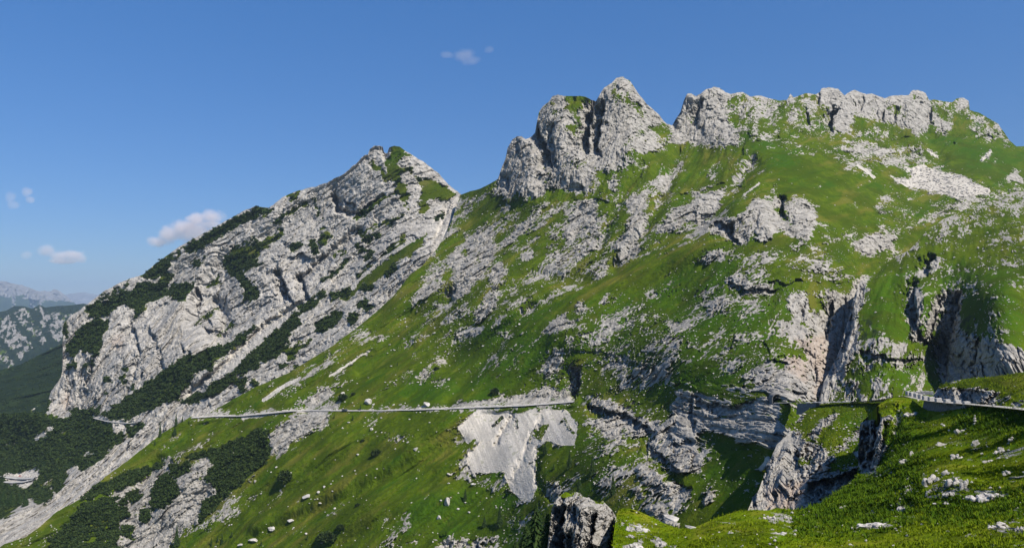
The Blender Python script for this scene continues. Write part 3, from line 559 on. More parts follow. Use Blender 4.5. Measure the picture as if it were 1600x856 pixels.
FARHILL = [('B',[(-60,560),(110,470),(140,480),(140,560),(60,570)]),('B',[(0,495),(40,480),(60,500),(75,535),(60,540),(20,520)]),('B',6,[(10,500),(35,530),(42,550)]),('B',7,[(60,482),(85,510),(100,520)]),
 ('B',6,[(40,490),(60,530)]),('B',10,[(0,545),(20,565),(10,575)]),('B',8,[(20,530),(40,555)]),('B',6,[(55,475),(72,490)]),('S',[(40,550),(80,540),(80,600),(-20,620),(30,580)]),('S',[(70,474),(140,474),(120,492),(90,488)]),('B',[(-20,500),(15,500),(20,540),(-20,540)]),
 ('S',6,[(20,495),(60,545)]),('S',7,[(52,497),(85,540)]),('S',6,[(-10,520),(40,580)])]

# ------------------------------------------------------------------ the slopes themselves
M_far = terrain_mat('hazy_far_limestone', 16.0, rock=((.13,.125,.12),(.27,.26,.25)))
M_mid = terrain_mat('valley_limestone_and_pine', 4.0, scrub=((.009,.018,.007),(.022,.036,.011)), rock=((.20,.185,.165),(.33,.31,.28)))
M_mass = terrain_mat('massif_limestone', 1.15, rock=((.24,.224,.20),(.45,.418,.372)), grass=((.055,.074,.006),(.080,.100,.010),(.11,.11,.025)))
M_main = terrain_mat('alpine_meadow_and_limestone', 0.7)
M_hill = terrain_mat('green_hill_and_limestone', 0.45, grass=((.060,.095,.003),(.092,.128,.005),(.125,.13,.014)))
M_bank = terrain_mat('green_bank_and_limestone', 0.25, grass=((.062,.100,.003),(.095,.132,.005),(.13,.135,.014)))
M_near = terrain_mat('lush_grass_and_limestone', 0.12,  grass=((.100,.155,.002),(.155,.205,.004),(.215,.215,.016)), bump=1.0)
road_line = [(1280,627),(1250,628)]
ROAD_LOW_ = [(300,652),(330,650),(380,649),(420,645),(460,641),(500,641),(540,641),(600,641),(700,638),(760,635),(815,633),(860,630),(898,627)]
R_D = [(300,1172),(420,1080),(540,985),(700,860),(815,740),(898,660)]
if True:
    L_far = terrain('mountain', -60, 190, 1.5, [(-60,436),(0,440),(20,442),(35,446),(45,450),(60,455),(75,454),(85,452),(95,457),(105,464),(118,474),(140,490),(190,500)], 530,
        TPS([(0,440,21000),(120,470,22000),(0,530,16500),(120,530,16500),(60,455,21000),(60,500,18500)]), make_maps('R',[('S',[(-60,468),(30,462),(60,470),(120,470),(160,540),(-60,540)]),('R',3,[(20,460),(25,500)]),('R',3,[(50,460),(52,480)]),('R',3,[(62,462),(68,482)])]), 16.5, M_far, theta=-1.2, rough=2.2, und=1.6, jag=1.2, seed=3, back=(1.2,5))
    L_far2 = terrain('mountain', 90, 230, 1.5, [(90,462),(110,459),(120,457),(135,458),(148,459),(160,463),(200,468),(230,475)], 500,
        TPS([(100,460,33000),(200,460,33000),(100,500,27000),(200,500,27000),(150,480,30000)]), make_maps('R',[]), 26.0, M_far, rough=1.0, und=1, jag=.7, seed=5, back=(1,5))
    L_fh = terrain('hill', -70, 165, 1.1, [(-70,500),(0,487),(10,485),(22,478),(35,478),(50,482),(62,476),(70,480),(90,478),(110,477),(130,474),(165,478)], 640,
        TPS([(0,487,6900),(120,475,7200),(0,580,5000),(80,560,5000),(140,600,4500),(0,640,4000),(60,520,6000)]), make_maps('S',FARHILL), 4.8, M_mid, theta=-.9, aniso=2.2, rough=1.1, und=1.2, seed=8, back=(2,6), jag=.6)
    L_fs = terrain('valley_slope', -70, 150, 1.1, [(-70,600),(0,578),(30,570),(50,560),(70,550),(100,535),(150,510)], 760,
        TPS([(0,580,2600),(100,560,2600),(0,700,1900),(100,700,1900),(50,620,2300),(140,560,2500)]), make_maps('S',[('C',2,[(50,640),(60,635)])]), 1.9, M_mid, theta=.5, rough=1, und=1.0, seed=9, back=(2,4), jag=.2)
    mtop = [(-70,650),(0,646),(60,644),(71,646),(74,630),(80,610),(90,596),(95,590),(98,576),(92,568),(80,562),(78,548),(84,530),(88,520),(96,508),(110,494),(125,484),(135,476),(150,465),(160,456),(180,446),(200,436),(215,432),(225,428),(240,414),(260,400),(280,386),(300,374),(320,363),(335,356),(345,349),(362,340),(380,330),(395,324),(401,322),(405,323),(420,325),(435,313),(450,304),(465,298),(480,295),(500,288),(512,284),(530,275),(540,269),(550,261),(556,258),(565,247),(570,243),(575,241),(578,232),(584,228),(592,227),(598,229),(600,238),(605,240),(608,231),(616,228),(624,229),(632,235),(640,240),(650,246),(660,252),(675,263),(686,272),(690,278),(700,288),(712,298),(718,303),(730,312),(760,330)]
    mbot = [(-70,920),(20,920),(124,850),(200,790),(272,735),(335,700),(400,665),(452,640),(515,605),(594,545),(640,490),(690,440),(718,400),(760,380)]
    L_mass = terrain('rocky_mountain', -70, 760, .85, mtop, mbot,
        TPS([(80,550,1500),(110,640,1440),(200,436,1550),(200,560,1410),(160,650,1330),(300,374,1560),(300,560,1270),(240,500,1480),(405,322,1540),(400,450,1400),(480,468,1300),(340,480,1450),(500,288,1500),(500,400,1400),(592,228,1450),(600,320,1390),(650,340,1345),(650,250,1430),(310,600,1240),(718,303,1385),(700,360,1285),(682,390,1215),(594,482,1180),(515,540,1175),(452,580,1175),(400,604,1175),(335,640,1180),(225,699,1180),(124,780,1110),(8,849,1040),(0,700,1480),(60,660,1440),(40,745,1330),(100,720,1300),(0,900,980),(760,340,1300)]),
        make_maps('R', MASSIF, MASSIF_TINT, 2), 1.15, M_mass, mix=.35, theta=.62, aniso=1.7, rough=.72, und=.55, seed=20, back=(1.6,8), jag=1.0, spin=[(lambda u, v: (u < 330)&(v > 470), 1.35), (lambda u, v: (u > 430)&(u < 520)&(v < 475)&(v > 400), 1.3)],
        feats=[('L',60,14,[(438,420),(446,440),(452,458),(462,474)]),('L',45,10,[(474,428),(480,450),(487,468)]),('L',30,8,[(312,448),(316,470),(310,500)]),('U',26,14,[(318,508),(330,514),(350,520),(362,510)]),
               ('L',30,10,[(286,540),(298,550),(300,572)]),('L',22,14,[(235,510),(250,540),(262,580)]),('V',28,4,[(522,306),(530,326),(545,334),(562,332)]),('L',30,8,[(540,312),(556,322),(558,334)]),('U',20,10,[(560,330),(590,306),(600,300)]),
               ('L',34,5,[(601,228),(602,244)]),('V',26,5,[(602,228),(603,242)]),('L',14,6,[(574,235),(577,250)]),('L',20,6,[(103,640),(110,620),(116,600)]),('V',20,3,[(292,600),(300,620)]),('V',7,5,[(700,320),(692,350),(680,385)]),('V',22,6,[(560,360),(500,410),(470,440)]),
               ('L',20,10,[(600,340),(592,356)]),('V',20,5,[(480,468),(400,520),(340,580),(280,625)]),('L',20,9,[(205,500),(220,540),(215,580),(200,620)]),('L',22,9,[(150,560),(140,600),(128,640)]),('H',24,16,[(330,400),(300,440),(280,500)]),('V',26,7,[(340,470),(352,490),(350,520)]),
               ('L',26,9,[(214,818),(218,830),(220,850)])])
    ctop = [(-70,900),(8,849),(41,838),(60,824),(88,799),(124,780),(145,762),(165,744),(200,719),(225,699),(254,676),(272,665),(299,650),(320,648),(335,640),(360,626),(400,604),(452,582),(515,543),(558,512),(594,482),(615,462),(640,430),(660,415),(682,390),(695,370),(706,345),(714,320),(719,304),(735,299),(750,295),(765,287),(778,280),(784,262),(790,248),(793,232),(800,220),(808,214),(815,213),(822,218),(830,214),(836,208),(838,196),(842,176),(848,166),(858,158),(863,150),(872,147),(880,151),(905,150),(915,151),(926,157),(931,158),(936,150),(944,138),(956,130),(963,122),(974,121),(984,127),(992,138),(1000,150),(1010,163),(1020,170),(1030,180),(1036,188),(1042,194),(1050,196),(1056,186),(1063,176),(1068,160),(1074,147),(1080,146),(1087,151),(1094,147),(1102,141),(1115,136),(1124,138),(1134,146),(1142,148),(1152,144),(1160,144),(1172,151),(1190,150),(1205,155),(1218,158),(1230,156),(1235,147),(1240,153),(1258,146),(1276,148),(1281,145),(1284,138),(1295,136),(1310,139),(1320,149),(1324,146),(1335,140),(1350,147),(1362,146),(1375,152),(1382,154),(1395,150),(1412,149),(1420,148),(1424,143),(1435,142),(1446,145),(1452,157),(1460,155),(1475,159),(1488,160),(1494,154),(1506,153),(1514,158),(1515,172),(1530,178),(1545,185),(1560,194),(1570,208),(1576,218),(1588,229),(1600,229),(1660,236),(1820,300)]
    L_main = terrain('grassy_mountain', -70, 1820, .85, ctop, 905,
        TPS([(8,849,880),(124,780,930),(225,699,1000),(335,640,1030),(400,604,1035),(452,582,1040),(515,543,1055),(594,482,1110),(640,430,1140),(682,390,1195),(719,304,1345),(0,900,840),(200,850,900),(300,652,1020),(420,645,975),(540,641,920),(700,638,835),(815,633,800),(898,627,772),
             (450,850,790),(600,800,745),(600,870,690),(700,856,670),(800,800,668),(800,870,622),(880,740,640),(930,860,500),(300,750,930),(450,720,890),(600,720,820),(600,550,1010),(800,500,900),(720,560,930),(800,400,1060),(900,400,990),(800,302,1190),(870,148,1270),(900,295,1120),(965,122,1270),(960,240,1150),(1050,196,1260),(1120,137,1290),(1110,230,1190),(1000,350,980),(1000,450,860),(900,560,810),
             (1180,150,1330),(1290,137,1390),(1440,142,1480),(1580,222,1420),(1450,260,1260),(1500,310,1100),(1600,290,1230),(1300,250,1120),(1180,240,1090),(1230,300,960),(1180,375,820),(1350,370,900),(1150,480,705),(1300,420,780),(1300,470,735),(1300,580,590),(1240,630,462),(1060,480,790),(1060,560,665),(1100,620,592),(1000,640,672),(1190,600,525),(1200,680,440),(1130,690,492),(1050,740,500),(950,700,610),(1130,760,445),(1100,850,400),(1400,450,850),(1400,640,640),(1640,700,560),(1640,450,900),(1300,880,330),(1640,880,400),(1820,320,1400),(1820,880,400)]),
        make_maps('G', MAIN, MAIN_TINT, 3, MAIN_LUSH), .72, M_main, mix=1.0, theta=.72, aniso=2.0, rough=.95, und=.4, seed=40, back=(1.2,8), jag=1.0,
        calm=[(ROAD_LOW, 8)], spin=[(lambda u, v: (v < 312)&(u > 770)&(u < 1165)&(v < 300-.12*(u-900)+20), 1.3), (lambda u, v: (v < 215)&(u >= 1165), 1.2), (lambda u, v: (v > 600)&(v < 705)&(u > 1050)&(u < 1265), 2.1, .1), (lambda u, v: (u > 1200)&(v > 440)&(v <= 560), 1.3)],
        feats=[('V',9,9,[(1190,165),(1202,195),(1216,230)]),('V',7,12,[(1222,172),(1236,200),(1262,235)]),('L',24,12,[(1262,168),(1270,200)]),('V',8,11,[(1338,200),(1326,232)]),('L',16,11,[(1408,165),(1398,200)]),('V',9,12,[(1452,212),(1468,246)]),('L',24,16,[(1352,152),(1344,176)]),('H',14,14,[(1180,160),(1176,205)]),('H',14,16,[(1420,170),(1432,220)]),('L',75,16,[(936,150),(928,180),(920,215),(922,240)]),('L',60,12,[(948,160),(942,190),(936,220),(940,244)]),('L',70,14,[(838,190),(848,215),(862,240),(868,265)]),('L',30,8,[(866,190),(866,230),(874,262)]),('L',36,12,[(800,270),(797,300)]),('L',20,8,[(812,215),(814,250)]),
               ('H',30,34,[(975,150),(985,190),(985,225)]),('H',20,30,[(880,200),(890,260)]),('H',20,22,[(825,240),(820,290)]),('L',44,12,[(1068,165),(1062,185),(1060,200)]),('L',40,12,[(1100,155),(1094,180),(1090,195)]),('H',20,26,[(1110,190),(1115,220)]),
               ('L',36,10,[(910,290),(915,302)]),('L',36,8,[(1308,170),(1300,200)]),('L',60,14,[(1312,170),(1304,185),(1302,205)]),('L',26,10,[(1283,140),(1284,165)]),('L',34,8,[(1459,170),(1458,195)]),('L',30,8,[(1384,175),(1384,192)]),
               ('H',20,20,[(1150,330),(1180,345)]),('U',40,10,[(1112,352),(1125,342),(1140,350)]),('L',70,16,[(1150,350),(1146,366),(1156,380)]),('L',60,14,[(1230,308),(1226,325),(1232,345)]),('H',23,22,[(1250,320),(1262,360)]),('H',15,16,[(1190,320),(1200,350)]),('L',24,8,[(1190,330),(1186,352)]),
               ('V',20,14,[(700,560),(760,480),(830,430),(880,440),(930,440),(1060,370),(1110,330),(1180,260)]),('H',22,30,[(880,520),(950,450),(1060,400),(1110,380)]),('V',17,10,[(830,480),(760,560),(700,630)]),
               ('V',20,9,[(1060,240),(1040,300),(1010,360),(960,420)]),('V',15,9,[(1175,250),(1150,300),(1085,370)]),('V',11,8,[(935,390),(960,330),(1005,260)]),
               ('L',70,9,[(908,572),(906,600),(902,622)]),('U',50,22,[(920,628),(950,640),(985,648),(1022,672)]),('U',32,22,[(1083,614),(1110,628),(1140,634),(1180,624)]),('L',44,10,[(1086,622),(1086,650),(1088,674)]),
               ('U',44,18,[(1012,692),(1024,700),(1046,720),(1062,735)]),('L',30,12,[(1014,690),(1012,716)]),('U',30,9,[(1050,752),(1075,758)]),('U',36,11,[(1136,438),(1170,452),(1215,450)]),
               ('L',60,16,[(1304,470),(1302,500),(1296,530)]),('L',50,10,[(1278,568),(1276,590),(1278,600)]),('L',26,8,[(1262,470),(1256,500)]),('U',30,12,[(1196,612),(1212,620),(1222,622)]),('U',26,12,[(1232,612),(1246,610),(1258,614)]),
               ('L',40,11,[(716,446),(710,460),(704,472)]),('V',12,5,[(840,700),(838,740),(846,765),(870,785)]),('V',15,10,[(410,700),(380,740),(330,790)]),('H',15,18,[(400,820),(520,760),(640,700)]),('H',13,16,[(430,870),(560,810),(700,770)]),('V',12,12,[(400,840),(540,780),(660,720),(720,690)]),('V',10,10,[(640,860),(720,800),(760,770)]),
               ('H',12,20,[(440,740),(560,690),(640,665)]),('V',9,4,[(800,650),(775,690)]),('H',6,14,[(800,700),(790,740)]),('V',6,5,[(845,655),(815,720),(800,750)]),
               ('V',13,9,[(560,580),(640,500),(700,470)]),('V',13,9,[(480,640),(560,590),(640,540)]),('V',12,10,[(640,620),(760,530),(850,470)]),('U',7,12,[(870,545),(930,548),(990,560)]),('U',8,10,[(955,560),(1000,566),(1030,580)]),
               ('V',11,6,[(690,841),(694,870)]),('L',34,8,[(706,846),(704,870)]),('L',26,8,[(750,842),(748,870)]),('H',15,24,[(270,800),(300,730)]),('V',15,9,[(250,720),(200,790)]),('V',10,9,[(1340,290),(1250,330)]),('V',13,10,[(1170,700),(1190,740)])])
    L_hill = terrain('green_hill', 1270, 1820, .9, [(1270,650),(1276,640),(1281,622),(1286,600),(1292,588),(1298,576),(1306,560),(1314,540),(1320,515),(1326,500),(1330,480),(1334,465),(1340,450),(1345,438),(1352,430),(1362,424),(1380,414),(1400,402),(1420,392),(1430,382),(1440,370),(1452,358),(1470,345),(1490,336),(1510,328),(1530,320),(1560,308),(1600,296),(1660,286),(1820,300)], [(1270,652),(1400,655),(1440,700),(1660,720)],
        TPS([(1280,625,482),(1300,576,540),(1320,515,612),(1345,438,695),(1400,402,755),(1452,358,830),(1530,320,920),(1660,286,1050),(1640,400,600),(1500,400,690),(1450,450,640),(1360,500,598),(1340,620,450),(1400,620,420),(1468,560,600),(1500,560,540),(1500,600,500),(1600,560,430),(1640,620,380),(1600,500,480),(1540,540,480),(1400,560,480),(1500,700,340),(1300,700,400),(1640,700,300),(1820,320,1000),(1820,600,360),(1490,470,620)]),
        make_maps('g', HILL, (), 3, HILL_LUSH), .5, M_hill, mix=.55, da=-1, theta=1.1, aniso=1.4, rough=1.25, und=.45, seed=60, back=(1.4,7), jag=1.7,
        feats=[('L',60,16,[(1436,440),(1430,460),(1434,490),(1436,515),(1452,540)]),('L',75,20,[(1506,455),(1500,480),(1492,510),(1484,540),(1480,600)]),('L',40,10,[(1476,460),(1464,500),(1456,535)]),('H',60,22,[(1445,470),(1448,520)]),('H',90,44,[(1560,470),(1570,560)]),
               ('L',70,18,[(1462,400),(1456,412),(1450,430)]),('U',46,26,[(1345,545),(1400,560),(1445,560)]),('V',26,10,[(1400,390),(1360,430)]),('L',60,12,[(1330,455),(1336,500),(1322,540),(1300,590)])])
    L_bank = terrain('grassy_bank', 1150, 1440, .8, [(1150,830),(1160,812),(1168,798),(1175,782),(1186,764),(1194,742),(1198,725),(1206,712),(1214,694),(1228,682),(1238,668),(1246,656),(1256,644),(1268,636),(1284,631),(1300,629),(1340,628),(1400,627),(1440,627)], 870,
        TPS([(1250,640,420),(1340,628,372),(1420,627,330),(1330,670,300),(1340,718,235),(1284,742,238),(1200,740,262),(1172,790,222),(1240,675,350),(1214,700,300),(1290,690,275),(1250,800,212),(1340,790,206),(1400,700,240),(1400,860,200),(1160,860,195),(1270,770,222)]),
        make_maps('G', BANK, BANK_TINT, 1, BANK_LUSH), .26, M_bank, mix=.6, theta=1.25, aniso=1.8, rough=1.9, und=.5, seed=70, back=(1.0,5), jag=.7,
        feats=[('L',60,16,[(1246,700),(1252,716),(1254,735)]),('U',70,60,[(1262,752),(1300,744),(1357,724)]),('L',40,12,[(1212,690),(1206,720),(1196,760)]),('V',30,6,[(1300,650),(1278,690),(1262,720)]),('H',30,10,[(1230,700),(1215,760)]),('L',50,16,[(1182,765),(1180,800)]),('L',40,14,[(1214,770),(1216,790)])])
    L_knob = terrain('rocky_knoll', 1446, 1820, .8, [(1446,640),(1456,622),(1462,612),(1466,605),(1474,600),(1484,597),(1500,593),(1520,590),(1550,588),(1575,585),(1600,581),(1660,574),(1820,585)], 650,
        TPS([(1462,610,262),(1480,597,262),(1550,588,240),(1660,574,225),(1500,608,240),(1560,612,205),(1500,632,226),(1560,630,190),(1470,640,236),(1600,620,178),(1640,640,160),(1560,650,175),(1820,590,190),(1820,650,120)]),
        make_maps('G', KNOB), .2, M_bank, theta=1.35, mix=.5, da=-1, rough=1.9, und=.4, seed=80, back=(1.5,6), jag=.6,
        feats=[('U',26,30,[(1466,606),(1500,606),(1540,608),(1562,612)])])
    ntop = [(925,960),(945,940),(953,880),(958,840),(962,812),(966,797),(974,793),(985,794),(1000,799),(1020,808),(1040,818),(1062,825),(1085,824),(1100,817),(1120,808),(1140,802),(1160,797),(1180,796),(1200,797),(1215,793),(1235,796),(1250,796),(1262,792),(1278,788),(1292,780),(1305,770),(1320,760),(1334,748),(1340,742),(1341.5,700),(1342.5,672),(1344,662),(1348,657),(1354,652),(1360,645),(1368,637),(1376,630),(1386,624),(1396,621),(1410,620),(1422,622),(1430,628),(1440,636),(1450,641),(1470,643),(1490,639),(1502,635),(1520,634.5),(1560,637),(1600,641),(1660,645),(1820,662)]
    L_near = terrain('foreground_hill', 925, 1820, .75, ntop, 930,
        TPS([(940,800,134),(965,796,134),(1000,799,133),(1062,825,128),(1140,802,136),(1215,793,138),(1278,788,142),(1340,745,168),(1345,670,200),(1352,730,180),(1386,626,212),(1420,624,210),(1450,641,190),(1500,636,172),(1560,637,150),(1640,644,128),(1400,700,166),(1480,700,140),(1600,700,114),(1400,760,130),(1500,770,108),(1600,780,94),(1300,820,112),(1400,840,92),(1500,860,78),(1600,860,72),(1100,870,95),(1200,850,100),(960,870,108),(1000,920,92),(1640,920,62),(1820,680,112),(1820,920,56),(1300,920,76),(1380,690,176),(1370,715,172)]),
        make_maps('G', NEAR, (), 1, NEAR_LUSH), .12, M_near, theta=.35, mix=.6, aniso=1.1, rough=.9, und=1.7, seed=90, back=(1.4,7), jag=.5, warp=4,
        feats=[('L',190,90,[(1376,640),(1374,665),(1370,700),(1362,738)]),('L',70,10,[(1392,655),(1388,680),(1382,705)]),('V',40,7,[(1404,640),(1400,670),(1388,700),(1374,722)]),('L',60,16,[(1428,765),(1424,780),(1420,800)]),('L',40,12,[(1440,745),(1438,770)]),('H',30,30,[(1480,740),(1500,760)]),('V',26,24,[(1330,800),(1400,780),(1420,800)]),('H',20,40,[(1450,850),(1600,810)]),('V',22,30,[(1300,830),(1450,815),(1600,790)]),('H',24,26,[(1060,850),(1200,815)])])
    L_pinn = terrain('foreground_pinnacle', 846, 975, .6, [(846,930),(852,880),(857,845),(860,815),(862,795),(866,786),(872,778),(878,772),(884,768),(892,771),(900,768),(906,769),(912,776),(920,777),(928,780),(936,785),(942,781),(946,786),(952,792),(958,800),(963,808),(966,822),(964,840),(968,870),(975,900)], 940,
        TPS([(866,786,135),(900,770,137),(940,785,134),(960,810,134),(880,850,126),(920,850,126),(960,860,128),(900,930,120),(960,930,120),(860,900,128)]),
        make_maps('R', PINN), .11, M_near, theta=1.45, aniso=2.0, rough=1.9, und=.6, seed=95, back=(1.0,5), jag=1.2,
        feats=[('L',90,20,[(884,790),(882,820),(886,880),(886,930)]),('L',50,10,[(904,790),(902,815)]),('L',60,12,[(898,830),(896,880),(898,930)]),('L',80,14,[(934,800),(928,840),(924,880),(920,930)]),('V',60,5,[(962,805),(960,850),(950,880)]),('H',40,14,[(912,800),(912,900)])])
for L_, lab in ((L_far,0),(L_far2,0),(L_fh,0),(L_fs,0),(L_mass,0),(L_main,0),(L_hill,0),(L_bank,0),(L_knob,0),(L_near,0),(L_pinn,0)):
    tag(L_.o, kind='structure')
# wide valley floor out to the horizon
me = mesh_np('ground', np.array([(-138000,-20000,-1380),(90000,-20000,-1380),(90000,110000,-1380),(-138000,110000,-1380)],float), np.array([[0,1,2,3]]))
tag(link('ground', me, plain('valley_floor', (.03,.05,.018), (.05,.07,.025), .002)), kind='structure')

# the air: thin blue haze round the whole scene
bmh = bmesh.new(); bmesh.ops.create_cube(bmh, size=1.0); meh = bpy.data.meshes.new('haze'); bmh.to_mesh(meh); bmh.free()
mh = bpy.data.materials.new('haze_air'); mh.use_nodes = True; nt = mh.node_tree; nt.nodes.remove(nt.nodes['Principled BSDF'])
pv = nt.nodes.new('ShaderNodeVolumePrincipled'); pv.inputs['Color'].default_value = (.62, .78, 1.0, 1); pv.inputs['Density'].default_value = 3.0e-5; pv.inputs['Anisotropy'].default_value = 0.2
nt.links.new(pv.outputs[0], nt.nodes['Material Output'].inputs['Volume'])
hz = link('haze', meh, mh); hz.scale = (90000, 39000, 2300); hz.location = (0, 18300, -240); tag(hz, kind='stuff')
# ------------------------------------------------------------------ materials of things
m_asph = plain('weathered_asphalt', (.27,.252,.225), (.37,.345,.31), .5, bump=.2)
m_grav = plain('roadside_gravel', (.34,.32,.295), (.48,.46,.43), .8, bump=.5)
m_stone = plain('limestone_block', (.30,.285,.265), (.46,.44,.41), 2.2, bump=.6, dist=.15)
m_boul = plain('pale_limestone', (.30,.275,.25), (.52,.485,.44), 1.1, bump=.7, lo=.3, hi=.6, dist=.25)
m_wall = plain('old_masonry', (.14,.13,.125), (.24,.23,.215), 1.6, bump=.8, dist=.2)
m_bark = plain('spruce_bark', (.05,.04,.03), (.09,.07,.055), 6)
m_ndl = plain('spruce_needles', (.016,.034,.010), (.042,.066,.018), 1.3, lo=.4, hi=.62)
m_pine = plain('dwarf_pine_needles', (.018,.033,.010), (.050,.072,.020), .35, lo=.38, hi=.64)
m_tuft = plain('tall_grass', (.100,.148,.003), (.170,.215,.009), .5, lo=.35, hi=.65)
def metal(name, c, rough=.3):
    m, nt, b = mat_new(name); b.inputs['Base Color'].default_value = (*c, 1); b.inputs['Roughness'].default_value = rough; b.inputs['Specular IOR Level'].default_value = .5
    tc = N(nt, 'ShaderNodeTexCoord'); n = noise(nt, tc.outputs['Object'], 3, 2); nt.links.new(mixc(nt, ramp(nt, n, .3, .7), tuple(x*.9 for x in c), c), b.inputs['Base Color']); return m
m_red = metal('red_paint', (.55,.02,.015)); m_dark = metal('dark_paint', (.02,.022,.03)); m_glass = metal('car_glass', (.02,.025,.03), .08); m_tyre = metal('tyre_rubber', (.015,.015,.015), .8)
m_silver = metal('grey_paint', (.25,.26,.28)); m_rim = metal('wheel_rim', (.4,.4,.42)); m_lamp = metal('lamp_lens', (.8,.78,.7), .15)

# ------------------------------------------------------------------ road
def ribbon(name, pts3, off_in, off_out, drop, mat, kind=None, n_edge=0.0, wide=None):
    """a strip of road along 3-D points: off_in towards the slope, off_out towards the valley; drop = bank below the outer edge"""
    P3 = [Vector(p) for p in pts3]; V = []; 
    for i, p in enumerate(P3):
        t = (P3[min(i+1, len(P3)-1)] - P3[max(i-1, 0)]); t.z = 0; t.normalize(); nrm = Vector((t.y, -t.x, 0))
        if nrm.y > 0: nrm = -nrm                                  # towards the viewer
        w = random.uniform(-n_edge, n_edge) + 1.5*n_edge*math.sin(i*.21+.7)*math.sin(i*.067)
        if wide: w += wide(800+F*p.x/p.y)
        V.append([p - nrm*off_in, p + nrm*(off_out+w), p + nrm*(off_out+drop*.9+w) - Vector((0, 0, drop))])
    vs = np.array([[list(c) for c in r] for r in V]).reshape(-1, 3); n = len(P3)
    return vs, n
def densify(pts, k):
    p = np.array([list(q) for q in pts], float); s = np.concatenate([[0], np.cumsum(np.linalg.norm(np.diff(p, axis=0), axis=1))]); t = np.linspace(0, s[-1], k)
    q = np.stack([np.interp(t, s, p[:, i]) for i in range(3)], -1)
    for _ in range(2): q[1:-1] = (q[:-2]+2*q[1:-1]+q[2:])/4
    return q
def make_road(name, pts3, w_in, w_out, bank, k=120, wide=None):
    q = densify(pts3, k); vs, n = ribbon(name, q, w_in, w_out, bank, None, n_edge=.35, wide=wide)
    fr = []; fb = []
    for i in range(n-1):
        a = i*3; b = a+3; fr.append((a, a+1, b+1, b)); fb.append((a+1, a+2, b+2, b+1))
    me = mesh_np(name, vs, np.array(fr+fb)); o = link(name, me); me.materials.append(m_asph); me.materials.append(m_grav)
    me.polygons.foreach_set('material_index', np.array([0]*len(fr)+[1]*len(fb), np.int32)); tag(o, kind='structure'); return o, q
low = []
_ru = np.arange(300, 899, 11.5); _rv = np.interp(_ru, [a[0] for a in ROAD_LOW], [a[1] for a in ROAD_LOW])
for (u, v) in zip(_ru, _rv):
    p, d = on(L_main, u, v); low.append(p + Vector((0, -.8, .45)))
road_low, road_low_q = make_road('road', low, 5.5, 1.4, .8, 260, lambda u: 2.2*math.exp(-((u-425)/30)**2)+.8*math.exp(-((u-340)/40)**2)-.9*math.exp(-((u-560)/70)**2)+1.0*math.exp(-((u-800)/60)**2))
mid = [P(135,651,1480), P(150,653,1440), P(165,657,1400), P(185,660,1370), P(212,661,1330)]
mid = [on(L_mass, u, v)[0]+Vector((0,-2,1)) for (u, v) in [(146,652),(155,655),(168,658),(185,660),(205,661),(214,660)]]
make_road('road', mid, 4, 1.0, .6, 60)
hair = [on(L_mass, u, v)[0]+Vector((0,-2,1.5)) for (u, v) in [(4,744),(16,745),(30,747),(45,747),(58,746)]]
make_road('road', hair, 6, 3, 1.5, 50)
hair2 = [on(L_mass, u, v)[0]+Vector((0,-3,2.5)) for (u, v) in [(10,753),(25,754),(40,753),(56,749)]]
make_road('road', hair2, 4, 2, 1.5, 50)
up = [P(1810,664,96), P(1690,649,115), P(1640,643,126), P(1600,638.5,140), P(1560,634.5,153), P(1520,631,165), P(1490,629,174), P(1466,626.5,186), P(1446,623.5,203), P(1432,620.5,226), P(1424,619,252), P(1414,620,280), P(1396,623,310), P(1370,626,345), P(1330,627,372), P(1290,627.5,398), P(1262,628,418), P(1240,628,450), on(L_main,1214,629)[0]]
road_up, road_up_q = make_road('road', up[:12], 2.4, 1.9, .35, 180)
make_road('road', up[11:], 2.6, 1.6, .35, 120)
# path down the scree of the far cliff foot: natural ground, nothing to add

# ------------------------------------------------------------------ rock pieces
def rock_mesh(name, seed, squash=(1, 1, 1), sub=3, cuts=14, rough=.10):
    rr = random.Random(seed); bm = bmesh.new(); bmesh.ops.create_icosphere(bm, subdivisions=sub, radius=1.0)
    planes = []
    for _ in range(cuts):
        n = Vector((rr.gauss(0, 1), rr.gauss(0, 1), rr.gauss(0, 1))).normalized(); planes.append((n, rr.uniform(.55, .9)))
    ph = [rr.uniform(0, 9) for _ in range(3)]
    for v in bm.verts:
        for n, d in planes:
            k = v.co.dot(n)
            if k > d: v.co -= n*(k-d)
        c = v.co; v.co = c*(1 + rough*(math.sin(c.x*7+ph[0])*math.sin(c.y*8+ph[1])*math.sin(c.z*6+ph[2])) + rr.uniform(-.025, .025))
        v.co = Vector((v.co.x*squash[0], v.co.y*squash[1], v.co.z*squash[2]))
    me = bpy.data.meshes.new(name); bm.to_mesh(me); bm.free(); me.materials.append(m_boul); return me
BOUL = [rock_mesh('boulder', 100+i, ((1, .85, .75), (1, 1, .6), (1.2, .8, .7), (.9, .8, .95), (1.35, .9, .6), (1, .9, .8))[i % 6], sub=3) for i in range(10)]
SPK = [rock_mesh('small_boulder', 200+i, (1, .9, .7), sub=2, cuts=8) for i in range(6)]
def boulder(L, u, v, r_px, label=None, group=None, name='boulder', sc=(1, 1, 1), mesh=None):
    p, d = on(L, u, v); r = r_px*d/F
    o = bpy.data.objects.new(name, mesh or random.choice(BOUL)); C.objects.link(o)
    o.location = p + Vector((0, -r*.1, r*.12)); o.scale = (r*sc[0], r*sc[1], r*sc[2]); o.rotation_euler = (random.uniform(-.3, .3), random.uniform(-.3, .3), random.uniform(0, 6.28))
    tag(o, label, 'boulder', group); return o
